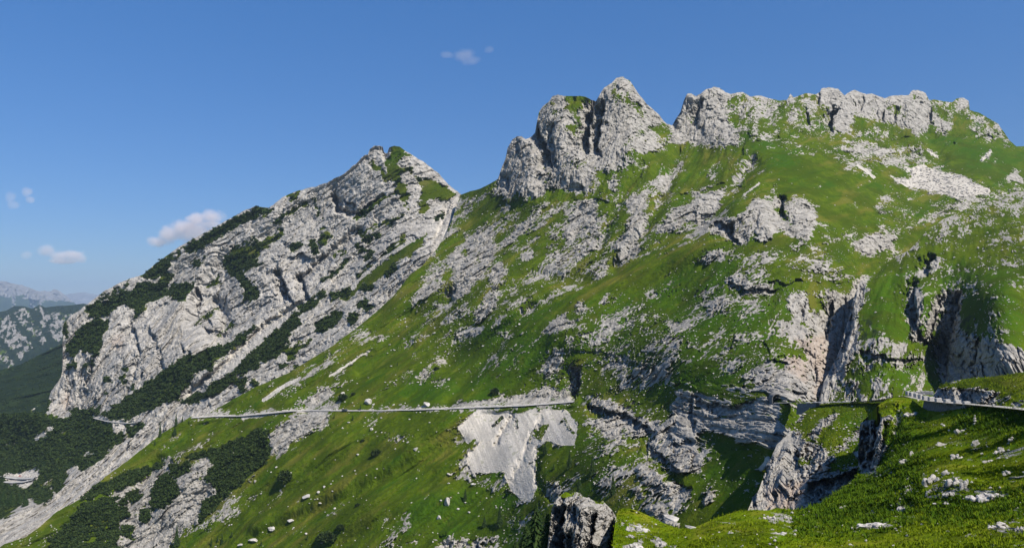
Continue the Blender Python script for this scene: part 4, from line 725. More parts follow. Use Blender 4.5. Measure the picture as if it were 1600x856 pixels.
special = [
 (576,628,7.5,(1,1,.9),'large grey angular boulder lying just above the gravel road'),
 (584,632,3,(1,1,.8),'small pale boulder touching the large grey boulder above the road'),
 (536,615,4,(1,1,.9),'pale boulder above the dark pine bush over the road cutting'),
 (668,632,6,(1.3,1,.6),'long flat pale boulder beside the road left of the rock cutting'),
 (699,785,6,(.9,.9,2.0),'tall upright pale boulder standing in the meadow below the scree'),
 (479,776,7,(1.3,1,.6),'elongated pale outcrop boulder on the crest of the lower meadow'),
 (498,769,4,(1,1,.7),'rounded pale boulder just right of the elongated outcrop boulder'),
 (396,844,8,(1.3,1,.65),'broad white boulder at the lower edge of the meadow'),
 (376,851,5,(1.2,1,.7),'white boulder left of the broad white boulder at the lower edge'),
 (425,826,6,(.9,1,1.1),'pale boulder leaning on the slope above the broad white boulder'),
 (455,813,5.5,(1.2,1,.7),'flat white boulder uphill right of the leaning pale boulder'),
 (581,671,4,(1,1,.9),'rounded white boulder alone in the meadow under the road'),
 (650,702,4.5,(1,1,1),'square white boulder in the meadow left of the scree fan'),
 (739,757,4.5,(1.1,1,.8),'white boulder at the foot of the scree fan beside a spruce'),
 (702,741,4,(1,1,.8),'white boulder in the rubble left of the scree fan foot'),
 (686,809,4.5,(.8,1,1.2),'narrow tilted boulder below the tall upright boulder'),
 (1030,787,1,(1,1,1),None),
]
for (u, v, r, sc, lab) in special:
    if lab: boulder(L_main, u, v, r, lab, None, 'boulder', sc)
boulder(L_main, 1050, 812, 12, 'large pale slab boulder resting behind the foreground grass ridge', None, 'boulder', (1.1, 1, .85))
boulder(L_near, 1080, 825, 8, 'pointed pale boulder in the dip of the foreground grass ridge', None, 'boulder', (1.3, .8, .8))
G1 = 'pale boulders scattered on the green slope'
pts = [(671,660),(637,691),(559,710),(524,718),(573,742),(432,730),(517,756),(450,791),(643,785),(701,755),(706,740),(611,572),(657,601),(650,590),(708,615),(408,771),(640,655),(596,653),(571,652),(545,660),(507,760),(745,770),(760,778),(755,795),(748,806),(727,785),(716,770),(716,795),(733,800),(775,790)]
k = 0; tries = 0
maskok = lambda L, u, v: True
while len(pts) < 190 and tries < 6000:
    tries += 1; u = random.uniform(360, 1330); v = random.uniform(420, 840)
    if v < 950-u*.75 or v < 330: continue
    if u > 930 and v > 760: continue
    if 712 < u < 905 and 636 < v < 786: continue
    if float(fbm(np.array([u/55.0]), np.array([v/40.0]), 66, 3)[0]) + random.uniform(-.25, .1) < .0: continue
    pts.append((u, v))
for (u, v) in pts:
    boulder(L_main, u, v, random.choice([1.3, 1.5, 1.8, 2.1, 2.6]) if u < 900 else random.choice([1.2, 1.5, 2.0]), 'pale limestone boulder lying in the grass of the green slope', G1, 'boulder', (1, 1, .8), random.choice(SPK))
# rubble and stones nobody could count
def scatter_stones(name, L, n, pick, size, seed, lift=.2):
    rg = np.random.default_rng(seed); U = L.U; V = L.V; W = pick(L); W = W*(np.abs(V-L.VT) > 3)*L.inside; w = W.ravel(); w = w/w.sum()
    idx = rg.choice(w.size, n, p=w); c = np.stack([L.X.ravel()[idx], L.Y.ravel()[idx], L.Z.ravel()[idx]], -1)
    mpp = c[:, 1]/F; r = (size[0] + (size[1]-size[0])*rg.random(n)**3)*mpp
    base = np.array([(1,0,0),(-1,0,0),(0,1,0),(0,-1,0),(0,0,1),(0,0,-1),(.7,.7,.3),(-.7,-.6,.4),(.6,-.7,.45),(-.7,.6,.3)], float)
    fc = np.array([(0,6,4),(6,2,4),(2,9,4),(9,1,4),(1,7,4),(7,3,4),(3,8,4),(8,0,4),(0,5,6),(6,5,2),(2,5,9),(9,5,1),(1,5,7),(7,5,3),(3,5,8),(8,5,0)])
    jit = 1 + (rg.random((n, len(base), 3))-.5)*.6; vv = base[None]*jit*np.stack([np.ones(n), np.ones(n), .6+.5*rg.random(n)], -1)[:, None, :]*r[:, None, None]
    a = rg.random(n)*6.283; ca, sa = np.cos(a)[:, None], np.sin(a)[:, None]; x = vv[..., 0]*ca - vv[..., 1]*sa; y = vv[..., 0]*sa + vv[..., 1]*ca; vv = np.stack([x, y, vv[..., 2]], -1)
    vv = vv + c[:, None, :] + np.array([0, 0, 1.0])*(r*lift)[:, None, None]
    f = fc[None] + (np.arange(n)*len(base))[:, None, None]
    me = mesh_np(name, vv.reshape(-1, 3), f.reshape(-1, 3), False); o = link(name, me, m_boul); tag(o, kind='stuff'); return o
def near_rock(L):
    cl = sstep(.0, .5, fbm(L.X/(60*L.unit), L.Z/(40*L.unit)+L.Y/(90*L.unit), 55, 4, .7))
    return (np.clip(L.rk-.03, 0, 1)*(.3+cl) + .05*cl**2)*(1-L.rock)*(1-L.sc)
scatter_stones('scattered_stones', L_main, 9000, near_rock, (.4, 1.7), 5)
scatter_stones('scattered_stones', L_hill, 2200, near_rock, (.5, 2.0), 6)
scatter_stones('scattered_stones', L_bank, 700, near_rock, (.5, 2.4), 7)
scatter_stones('scattered_stones', L_near, 700, lambda L: (1-L.rock)*(.05+L.rk)*(L.V < 860), (.6, 3.0), 8)
scatter_stones('scree_rubble', L_main, 2200, lambda L: L.scree*(L.U < 1200)*(.8*(L.V > 725)+.15), (.3, 1.1), 9)
scatter_stones('scree_rubble', L_main, 900, lambda L: L.scree*(L.U > 1380)*1.0, (.4, 2.4), 12)
scatter_stones('scree_rubble', L_mass, 1200, lambda L: L.scree, (.5, 1.8), 10)

# ------------------------------------------------------------------ dwarf pine scrub and grass
def bushes(name, L, n, size, seed, mat, pick=None, flat=.75):
    rg = np.random.default_rng(seed); W = (pick(L) if pick else L.sc)*L.inside*(L.V > L.VT+1.5); w = W.ravel().astype(float); w /= w.sum()
    idx = rg.choice(w.size, n, p=w); c = np.stack([L.X.ravel()[idx], L.Y.ravel()[idx], L.Z.ravel()[idx]], -1); mpp = c[:, 1]/F
    r = (size[0] + (size[1]-size[0])*rg.random(n)**2)*mpp; K = 15
    d = rg.normal(size=(n, K, 3)); d /= np.linalg.norm(d, axis=-1, keepdims=True); d[..., 2] = np.abs(d[..., 2])*flat
    ctr = d*r[:, None, None]*(.35+.65*rg.random((n, K, 1)))
    e1 = rg.normal(size=(n, K, 3)); e1 /= np.linalg.norm(e1, axis=-1, keepdims=True); e2 = np.cross(e1, d); e2 /= np.maximum(np.linalg.norm(e2, axis=-1, keepdims=True), 1e-6)
    s = r[:, None, None]*(.30+.30*rg.random((n, K, 1)))
    q = np.stack([ctr+e1*s, ctr-e1*s*.6+e2*s*.8, ctr-e1*s*.6-e2*s*.8, ctr+d*s], 2) + c[:, None, None, :] + np.array([0, 0, 1.0])*(r*.1)[:, None, None, None]
    f = np.array([(0,1,2),(0,1,3),(1,2,3)])[None, None] + (np.arange(n*K)*4).reshape(n, K)[:, :, None, None]
    me = mesh_np(name, q.reshape(-1, 3), f.reshape(-1, 3), False); tag(link(name, me, mat), kind='stuff')
bushes('dwarf_pine_scrub', L_mass, 9000, (1.6, 4.2), 21, m_pine)
bushes('dwarf_pine_scrub', L_main, 6500, (1.8, 4.6), 22, m_pine, lambda L: L.sc*(L.V < 868))
bushes('dwarf_pine_scrub', L_fs, 2500, (1.0, 2.6), 23, m_pine)
bushes('dwarf_pine_scrub', L_fh, 1600, (.9, 2.0), 24, m_pine)
def tufts(name, L, n, h, seed, mat, pick):
    rg = np.random.default_rng(seed); W = pick(L)*L.inside; w = W.ravel().astype(float); w /= w.sum()
    idx = rg.choice(w.size, n, p=w); c = np.stack([L.X.ravel()[idx], L.Y.ravel()[idx], L.Z.ravel()[idx]], -1)
    c = c + rg.normal(size=(n, 3))*[.15, .3, 0]; K = 5
    hh = (h[0]+(h[1]-h[0])*rg.random(n)**2)[:, None, None]; a = rg.random((n, K))*6.283; off = np.stack([np.cos(a), np.sin(a), np.zeros_like(a)], -1)
    b = off*hh*.35*rg.random((n, K, 1)); tip = b + off*hh*.55 + np.array([0, 0, 1.0])*hh*(.6+.5*rg.random((n, K, 1))); sd = np.stack([-np.sin(a), np.cos(a), np.zeros_like(a)], -1)*hh*.16
    q = np.stack([b-sd, b+sd, tip], 2) + c[:, None, None, :]
    f = np.arange(n*K*3).reshape(-1, 3); me = mesh_np(name, q.reshape(-1, 3), f, False); tag(link(name, me, mat), kind='stuff')
tufts('grass', L_near, 34000, (.12, .42), 31, m_tuft, lambda L: (1-L.rock)*(L.V < 870)*(.15+sstep(-.1, .35, fbm(L.X/4, L.Y/6, 77, 4, .6))))
m_herb = plain('leafy_herbs', (.035,.075,.004), (.085,.140,.008), .5, lo=.35, hi=.65)
def in_lush(L):
    LM = make_maps('G', (), (), 1, NEAR_LUSH)[4]; return look(LM, L.U, L.V)*(1-L.rock)*(L.V < 870)*(.1+sstep(-.05, .25, fbm(L.X/1.6, L.Y/3, 78, 3, .6)))
tufts('herbs', L_near, 15000, (.22, .75), 34, m_herb, in_lush)
tufts('grass', L_bank, 9000, (.3, .8), 32, m_tuft, lambda L: (1-L.rock)*1.0)
tufts('grass', L_knob, 4000, (.3, .7), 33, m_tuft, lambda L: (1-L.rock)*1.0)

# ------------------------------------------------------------------ outcrops in the foreground grass
def outcrop_mesh(seed, w, h, n):
    rr = random.Random(seed); bm = bmesh.new()
    for i in range(n):
        t = bmesh.new(); bmesh.ops.create_icosphere(t, subdivisions=2, radius=1.0)
        pl = [(Vector((rr.gauss(0,1), rr.gauss(0,1), rr.gauss(0,.8))).normalized(), rr.uniform(.45,.85)) for _ in range(9)]
        s = rr.uniform(.14, .34)*(1 if n > 9 else 1.35); ox = rr.uniform(-1, 1); oy = rr.uniform(-.6, .6); oz = rr.uniform(-.1, .5)*(1-abs(ox))
        ang = rr.uniform(0, 3.14)
        for v in t.verts:
            for nn, d in pl:
                kk = v.co.dot(nn)
                if kk > d: v.co -= nn*(kk-d)
            c = v.co*(1+rr.uniform(-.06, .06)); c = Vector((c.x*1.3*math.cos(ang)-c.y*math.sin(ang), c.x*1.3*math.sin(ang)+c.y*math.cos(ang), c.z*.9))
            v.co = Vector(((ox + c.x*s)*w, (oy + c.y*s)*w*.6, (oz + c.z*s*1.1)*h))
        me = bpy.data.meshes.new('t'); t.to_mesh(me); t.free(); bm.from_mesh(me); bpy.data.meshes.remove(me)
    me = bpy.data.meshes.new('rock_outcrop'); bm.to_mesh(me); bm.free(); me.materials.append(m_boul); return me
OUT = [
 (1455,750,15,14,16,'upright pale outcrop left of centre in the foreground rock group'),
 (1492,752,17,13,16,'broken grey outcrop right of the upright pale outcrop'),
 (1488,772,15,9,12,'low blocky outcrop at the foot of the foreground rock group'),
 (1508,757,7,14,8,'narrow outcrop at the right end of the foreground rock group'),
 (1548,775,29,15,34,'wide layered grey outcrop at the right in the foreground grass'),
 (1478,738,9,8,8,'small outcrop on top of the foreground rock group'),
 (1477,786,15,4,9,'thin row of rocks below the foreground rock group'),
 (1421,765,9,9,9,'rocks on the lip of the small shaded hollow'),
 (1417,793,12,10,12,'pale rocks above the row of stones at the path'),
 (1368,820,24,7,26,'row of pale stones along the lower edge of the green hollow'),
 (1338,824,9,4,7,'pale stones at the left end of the row of stones'),
 (1504,671,11,10,14,'rough grey outcrop below the cairn on the near slope'),
 (1475,693,12,5,8,'flat white outcrop left of the tall near outcrop'),
 (1525,692,8,11,11,'tall jagged outcrop below the rough grey outcrop'),
 (1494,714,9,8,8,'compact white outcrop above the foreground rock group'),
 (1568,704,13,7,12,'spread grey outcrop on the near slope by the right edge'),
 (1584,686,6,5,6,'small grey outcrop above the spread outcrop at the right'),
 (1545,720,9,5,7,'low grey outcrop between the spread and the squat outcrops'),
 (1575,738,11,7,9,'squat outcrop with a white stone behind it at the right edge'),
 (1415,720,9,6,7,'pale outcrop above the shaded grass bank'),
 (1424,709,4,6,5,'small white upright rock above the pale outcrop'),
 (1420,760,4,4,4,'single white block at the edge of the shaded hollow'),
 (1205,808,10,7,12,'spiky grey outcrop on the foreground ridge near the ravine'),
 (1231,809,9,8,10,'rounded grey outcrop right of the spiky outcrop on the ridge'),
 (1217,832,14,6,14,'flat rubble outcrop below the two ridge outcrops'),
 (1245,829,6,6,5,'tilted pale slab right of the flat rubble outcrop'),
 (1320,792,6,4,4,'white stones lying in the lush green hollow'),
 (998,826,16,8,15,'pale broken outcrop on the grass right of the pinnacle'),
 (985,838,7,4,5,'small flat outcrop below the pale broken outcrop'),
 (990,853,13,9,12,'jagged outcrop at the bottom edge right of the pinnacle'),
 (1033,849,8,6,5,'long leaning slab in the grass at the bottom edge'),
 (1565,822,20,8,20,'dark and white outcrop at the bottom right corner'),
 (1598,826,12,10,10,'white outcrop cut by the right border near the bottom'),
 (1427,646,12,8,12,'rocky crest outcrop on the grass knoll beside the guard stones'),
 (1518,836,8,4,6,'thin stones in the grass left of the dark and white outcrop'),
 (1140,832,5,3,4,'tiny pale stones on the bare part of the foreground ridge'),
 (1452,768,6,6,6,'pale block under the upright pale outcrop'),
]
for i, (u, v, w, h, n, lab) in enumerate(OUT):
    p, d = on(L_near, u, v+h*.35); m_ = d/F
    o = bpy.data.objects.new('rock_outcrop', outcrop_mesh(500+i, w*m_, h*m_*1.5, max(n, 9))); C.objects.link(o); o.location = p
    tag(o, lab, 'rock outcrop', 'limestone outcrops in the foreground grass')

# ------------------------------------------------------------------ guard stones, retaining wall, cairn
bmw = bmesh.new(); 
def block_mesh(name, dims, seed, bev=.06, jit=.03):
    rr = random.Random(seed); bm = bmesh.new(); bmesh.ops.create_cube(bm, size=1.0)
    for v in bm.verts: v.co = Vector((v.co.x*dims[0], v.co.y*dims[1], v.co.z*dims[2]+dims[2]/2))
    bmesh.ops.bevel(bm, geom=bm.edges[:]+bm.verts[:], offset=bev, segments=2, affect='EDGES')
    bmesh.ops.subdivide_edges(bm, edges=[e for e in bm.edges if e.calc_length() > .4], cuts=2, use_grid_fill=True)
    for v in bm.verts: v.co += Vector((rr.uniform(-jit, jit), rr.uniform(-jit, jit), rr.uniform(-jit, jit)))
    me = bpy.data.meshes.new(name); bm.to_mesh(me); bm.free(); me.materials.append(m_stone); return me
GB = [block_mesh('guard_stone', (1.35, .75, 1.0), 900+i) for i in range(4)]
row1 = [(1510,630,168,'first guard stone at the right end of the front row'),(1496,628,172,'second guard stone from the right in the front row'),(1480,626.5,177,'third guard stone from the right in the front row'),
 (1466,624.5,183,'fourth guard stone from the right above the shaded wall'),(1455,622.5,190,'fifth guard stone from the right above the shaded wall'),(1446,621,198,'guard stone at the left end of the shaded wall'),
 (1438,618.5,207,'guard stone on the curve just left of the shaded wall'),(1431,616.5,216,'second guard stone on the curve left of the shaded wall'),(1424,614.5,226,'third guard stone on the curve left of the shaded wall'),(1418,613,237,'leftmost guard stone of the front row')]
for i, (u, v, d, lab) in enumerate(row1):
    o = bpy.data.objects.new('guard_stone', GB[i % 4]); C.objects.link(o); o.location = P(u, v+5.0*176/d, d-1.9); o.rotation_euler = (0, 0, .15+random.uniform(-.05, .05) + (.5 if i > 5 else 0)); o.scale = (1.05,1.1,1.15)
    tag(o, lab, 'guard stone', 'stone guard blocks along the road bend')
row2 = [(1455,613,226,'rightmost guard stone of the sunlit rear row beside the rock'),(1449,612.5,229,'second guard stone from the right in the sunlit rear row'),(1442,612.5,232,'third guard stone from the right in the sunlit rear row'),(1435,613,235,'fourth guard stone from the right in the sunlit rear row'),(1428,613.5,240,'fifth guard stone from the right in the sunlit rear row'),(1421,614.5,246,'leftmost guard stone of the sunlit rear row')]
for i, (u, v, d, lab) in enumerate(row2):
    o = bpy.data.objects.new('guard_stone', GB[i % 4]); C.objects.link(o); o.location = P(u, v+4, d); o.rotation_euler = (0, 0, -.5); o.scale = (.85,.9,1.1)
    tag(o, lab, 'guard stone', 'stone guard blocks along the road bend')
for i, (u, v, d, lab) in enumerate([(1552,633,156,'low kerb stone beside the road nearest the guard stones'),(1585,636.5,145,'low kerb stone beside the road close to the right edge')]):
    o = bpy.data.objects.new('kerb_stone', GB[i]); C.objects.link(o); o.location = P(u, v+2, d-2.4); o.scale = (.32, .4, .45); tag(o, lab, 'kerb stone', 'low marker stones on the road edge')
kp = [(1262,629,417),(1275,628.5,409),(1288,628.5,401),(1303,628,391),(1318,628,381),(1332,628,371),(1348,627.5,361),(1362,627.5,350),(1378,626.5,336)]
for i, (u, v, d) in enumerate(kp):
    o = bpy.data.objects.new('kerb_stone', GB[i % 4]); C.objects.link(o); o.location = P(u, v+1, d-3); o.scale = (.9, .6, .8); tag(o, 'small pale kerb stone on the far road above the green bank', 'kerb stone', 'kerb stones above the green bank')
def wall_along(name, a, b, h, thick, label, mat, n=24, top=0):
    a = Vector(a); b = Vector(b); t = (b-a); t.z = 0; t.normalize(); nr = Vector((t.y, -t.x, 0)); bm = bmesh.new(); rows = 8; grid = []
    for j in range(rows+1):
        r = []
        for i in range(n+1):
            p = a.lerp(b, i/n); p = p + nr*(-.06*j*0 + random.uniform(-.05, .05) + .10*(j)) - Vector((0, 0, h*j/rows)); r.append(bm.verts.new(p))
        grid.append(r)
    back = [[bm.verts.new(a.lerp(b, i/n) - nr*thick) for i in range(n+1)], [bm.verts.new(a.lerp(b, i/n) - nr*thick - Vector((0, 0, h))) for i in range(n+1)]]
    for j in range(rows):
        for i in range(n): bm.faces.new((grid[j][i], grid[j+1][i], grid[j+1][i+1], grid[j][i+1]))
    for i in range(n):
        bm.faces.new((back[0][i], grid[0][i], grid[0][i+1], back[0][i+1])); bm.faces.new((back[1][i], back[0][i], back[0][i+1], back[1][i+1])); bm.faces.new((grid[rows][i], back[1][i], back[1][i+1], grid[rows][i+1]))
    for i in (0, n):
        bm.faces.new([grid[j][i] for j in range(rows+1)] + [back[1][i], back[0][i]])
    bmesh.ops.recalc_face_normals(bm, faces=bm.faces); me = bpy.data.meshes.new(name); bm.to_mesh(me); bm.free(); o = link(name, me, mat); tag(o, label, 'wall'); return o
wall_along('retaining_wall', P(1444,626,200-3.2), P(1508,634.5,168-3.2), 3.6, 1.0, 'shaded masonry retaining wall under the row of guard stones', m_wall)
wall_along('retaining_wall', P(1246,630,424), P(1275,630,405), 6.0, 2.0, 'short masonry wall carrying the road beside the tunnel mouth', m_wall, 14)
pc, dc = on(L_near, 1523, 662); cr = empty('cairn', pc); tag(cr, 'small cairn of stacked white stones on the near slope', 'cairn')
z = 0
for i, (r, g) in enumerate([(.42,.0),(.34,.55),(.28,1.0),(.22,1.35),(.17,1.62)]):
    me = rock_mesh('stone', 300+i, (1, .9, .75), 2, 8); o = link('stone', me, None, cr); o.location = (random.uniform(-.05,.05), 0, g); o.scale = (r, r, r)

# tunnel mouth: a dark arched bore cut in the rock with a low stone parapet
def tunnel():
    p = on(L_main, 1211, 628)[0] + Vector((1.0, -1.2, .2)); r = empty('tunnel_portal', p); tag(r, 'dark arched tunnel mouth where the road enters the rock', 'tunnel')
    bm = bmesh.new(); prof = [(-2.9, -1)] + [(2.9*math.cos(math.pi-a), 2.2+2.6*math.sin(a)) for a in np.linspace(0, math.pi, 11)] + [(2.9, -1)]
    rings = []
    for y in (0, 2, 4, 7): rings.append([bm.verts.new((x, y, z_)) for x, z_ in prof])
    for k in range(3):
        for i in range(len(prof)-1): bm.faces.new((rings[k][i], rings[k][i+1], rings[k+1][i+1], rings[k+1][i]))
    bm.faces.new(rings[3]); me = bpy.data.meshes.new('bore'); bm.to_mesh(me); bm.free(); link('bore', me, m_wall, r)
    bm = bmesh.new(); a = [bm.verts.new((x*1.0, -.3, z_)) for x, z_ in prof]; b = [bm.verts.new((x*1.10, -.3, z_*1.06)) for x, z_ in prof]; c = [bm.verts.new((x*1.10, 2.0, z_*1.06)) for x, z_ in prof]
    for i in range(len(prof)-1): bm.faces.new((a[i], a[i+1], b[i+1], b[i])); bm.faces.new((b[i], b[i+1], c[i+1], c[i]))
    me = bpy.data.meshes.new('arch_rim'); bm.to_mesh(me); bm.free(); link('arch_rim', me, m_wall, r)
tunnel()

# ------------------------------------------------------------------ conifers and shrubs
def spruce_meshes(seed, dens=1.0):
    rr = random.Random(seed); bm = bmesh.new(); n = 7; rings = []
    for h, r in ((-.6, .17), (.3, .13), (3, .09), (7, .045), (9.6, .01)): rings.append([bm.verts.new((r*math.cos(i*6.283/n), r*math.sin(i*6.283/n), h)) for i in range(n)])
    for k in range(4):
        for i in range(n): bm.faces.new((rings[k][i], rings[k][(i+1) % n], rings[k+1][(i+1) % n], rings[k+1][i]))
    t = bpy.data.meshes.new('trunk'); bm.to_mesh(t); bm.free(); t.materials.append(m_bark)
    bm = bmesh.new(); h = .5
    while h < 9.9:
        f = 1-h/10.0; R = (2.15*f**.85+.12)*rr.uniform(.85, 1.12); nb = max(5, int(12*f*dens)+4); a0 = rr.uniform(0, 6.28)
        for i in range(nb):
            a = a0+i*6.283/nb+rr.uniform(-.2, .2); L_ = R*rr.uniform(.65, 1.12); dz = -L_*rr.uniform(.18, .42); ca, sa = math.cos(a), math.sin(a)
            for s0, s1 in ((.12, .5), (.4, .82), (.68, 1.06)):
                w = L_*.26*(1.15-s0)+.06; w1 = L_*.10*(1.1-s1)+.03
                def pt(s, o, dd=0): return (ca*L_*s - sa*o, sa*L_*s + ca*o, h + dz*s*s + dd)
                q = [bm.verts.new(pt(s0, -w*rr.uniform(.7, 1.1), -.12)), bm.verts.new(pt(s0, 0, .10)), bm.verts.new(pt(s0, w*rr.uniform(.7, 1.1), -.12)), bm.verts.new(pt(s1, w1*1.5, -.18)), bm.verts.new(pt(s1, -w1*1.5, -.18))]
                bm.faces.new((q[0], q[1], q[4])); bm.faces.new((q[1], q[2], q[3])); bm.faces.new((q[1], q[3], q[4]))
        h += .24+.20*rr.random()
    c = bpy.data.meshes.new('crown'); bm.to_mesh(c); bm.free(); c.materials.append(m_ndl); return t, c
SPR = [spruce_meshes(40+i) for i in range(4)]
def spruce(L, u, v, h_px, label, group='spruces on the slopes', wide=1.0, i=0, p=None, name='spruce_tree'):
    if p is None: p, d = on(L, u, v)
    else: d = p.y
    s = h_px*d/F/10.0; r = empty(name, p, random.uniform(0, 6), 1.0); r.scale = (s*wide, s*wide, s); tag(r, label, 'tree', group)
    t, c = SPR[i % 4]
    for nm, m in (('trunk', t), ('crown', c)):
        o = bpy.data.objects.new(nm, m); C.objects.link(o); o.parent = r
    return r
TR = [(727,780,17,'spruce standing alone left of the scree fan foot',1.1),(781,822,33,'tall dark spruce below the scree rubble',1.0),(757,822,16,'short bushy spruce left of the tall dark spruce',1.4),
 (852,708,18,'small spruce at the right rim of the scree fan',1.3),(890,730,27,'middle spruce on the grass right of the scree fan',1.1),(926,741,30,'slender spruce right of the middle spruce',1.0),(905,765,20,'dark spruce above the foreground pinnacle',1.3),(958,772,34,'tall slender spruce behind the pinnacle right side',.8),(865,733,8,'low bushy spruce under the small spruce at the scree rim',1.6),
 (250,681,24,'bare slender spruce at the edge of the rock gully',.6),(275,665,20,'pointed spruce just below the road end',.7),(273,680,14,'bushy dark spruce at the crest of the green shoulder',1.5),(285,658,10,'small spruce left of the road end',.9),(295,661,6,'tiny spruce beside the road end',.9),(242,695,9,'small spruce under the bare slender spruce',.9),
 (551,656,9,'small dark spruce just below the road',.8),(522,653,7,'small spruce below the road beside the retaining rocks',.9),(586,652,5,'tiny spruce below the road right of the small dark spruce',.9),(563,640,10,'small spruce on the uphill edge of the road',.7),
 (480,842,9,'tiny spruce left of the dark round bush at the bottom',.8),(347,848,15,'slim spruce in the young row at the bottom edge',.7),(362,838,9,'spruce at the upper end of the young row',1.2),(408,852,10,'young spruce right of the white boulders at the bottom',.9),(330,852,14,'first slim spruce at the lower left of the young row',.7),
 (276,852,32,'dark spruce at the foot of the white cliff',.9),(340,846,10,'short spruce inside the young row',.9),(648,640,6,'tiny spruce on the uphill side of the road',.9),(621,571,6,'tiny dark spruce on the upper meadow',.9),(566,617,5,'tiny spruce above the large grey boulder',.9)]
for i, (u, v, h, lab, w) in enumerate(TR): spruce(L_main if not (240 < u < 252) else L_main, u, v, h, lab, wide=w, i=i)
for i, (u, v, h, lab) in enumerate([(5,790,26,'dark spruce below the hairpin at the left border'),(18,788,22,'dark spruce right of the border spruce below the hairpin'),(30,784,16,'smaller spruce under the hairpin clearing'),(40,790,20,'spruce at the right end of the group below the hairpin'),(352,588,7,'small spruce on the scree chute')]):
    spruce(L_mass, u, v, h, lab, wide=1.5 if i < 4 else .7, i=i)
# the dark conifers against the shaded side of the pinnacle
for i, (u, v, d, h, lab, w) in enumerate([(838,885,150,98,'large dark conifer beside the shaded left face of the pinnacle',1.5),(822,890,158,70,'dark conifer left of the large conifer at the bottom edge',1.6),(856,880,140,80,'dark conifer pressed against the pinnacle wall',1.3),(806,885,170,42,'low dark conifer at the left end of the pinnacle group',1.8)]):
    spruce(None, u, v, h, lab, 'conifers beside the pinnacle', w, i, P(u, v, d))
def shrub(L, u, v, w_px, h_px, label):
    p, d = on(L, u, v); m_ = d/F; r = empty('pine_bush', p); tag(r, label, 'bush', 'single dwarf pine bushes')
    rg = np.random.default_rng(int(u*7+v)); K = 420; dd = rg.normal(size=(K, 3)); dd /= np.linalg.norm(dd, axis=1, keepdims=True); dd[:, 2] = np.abs(dd[:, 2])
    rad = (.6+.4*rg.random((K, 1))); ctr = dd*rad*np.array([w_px*m_/2, w_px*m_/2.4, h_px*m_]); e1 = rg.normal(size=(K, 3)); e1 /= np.linalg.norm(e1, axis=1, keepdims=True); e2 = np.cross(e1, dd); s = w_px*m_*.07
    q = np.stack([ctr+e1*s, ctr-e1*s*.6+e2*s, ctr-e1*s*.6-e2*s, ctr+dd*s*1.6], 1); f = np.array([(0,1,2),(0,1,3),(1,2,3)])[None]+(np.arange(K)*4)[:, None, None]
    link('foliage', mesh_np('foliage', q.reshape(-1, 3), f.reshape(-1, 3), False), m_pine, r)
    bm = bmesh.new()
    for a in range(5):
        an = a*1.25; x, y = math.cos(an)*w_px*m_*.3, math.sin(an)*w_px*m_*.25; st = w_px*m_*.02
        v0 = [bm.verts.new((st*math.cos(k*2.1), st*math.sin(k*2.1), -.3)) for k in range(3)]; v1 = [bm.verts.new((x+st*.4*math.cos(k*2.1), y+st*.4*math.sin(k*2.1), h_px*m_*.6)) for k in range(3)]
        for k in range(3): bm.faces.new((v0[k], v0[(k+1) % 3], v1[(k+1) % 3], v1[k]))
    me = bpy.data.meshes.new('stem'); bm.to_mesh(me); bm.free(); link('stem', me, m_bark, r)
for (u, v, w, h, lab) in [(512,842,34,11,'broad dark pine bush at the bottom of the meadow'),(533,824,14,5,'low pine bush uphill of the broad dark bush'),(446,750,24,15,'round pine bush at the edge of the scrub on the meadow'),(588,711,17,9,'single pine bush in the middle of the meadow below the road'),(559,790,9,4,'small pine bush in the middle of the lower meadow'),
  (536,624,16,9,'dark pine bush under the pale boulder above the road'),(552,617,8,4,'small pine bush right of the dark bush above the road'),(773,614,14,8,'pine bush above the rock cutting of the road'),(292,728,14,9,'pine bush above the white cliff left of the scrub'),(567,689,7,3,'low flat pine bush in the upper part of the lower meadow'),(1286,636,1,1,None),(878,660,6,4,'lone pine bush on the right lobe of the scree fan'),(324,661,8,4,'pine bush just below the left end of the road'),(682,577,9,4,'pine bush beside the pale streak on the upper meadow')]:
    if lab: shrub(L_main, u, v, w, h, lab)

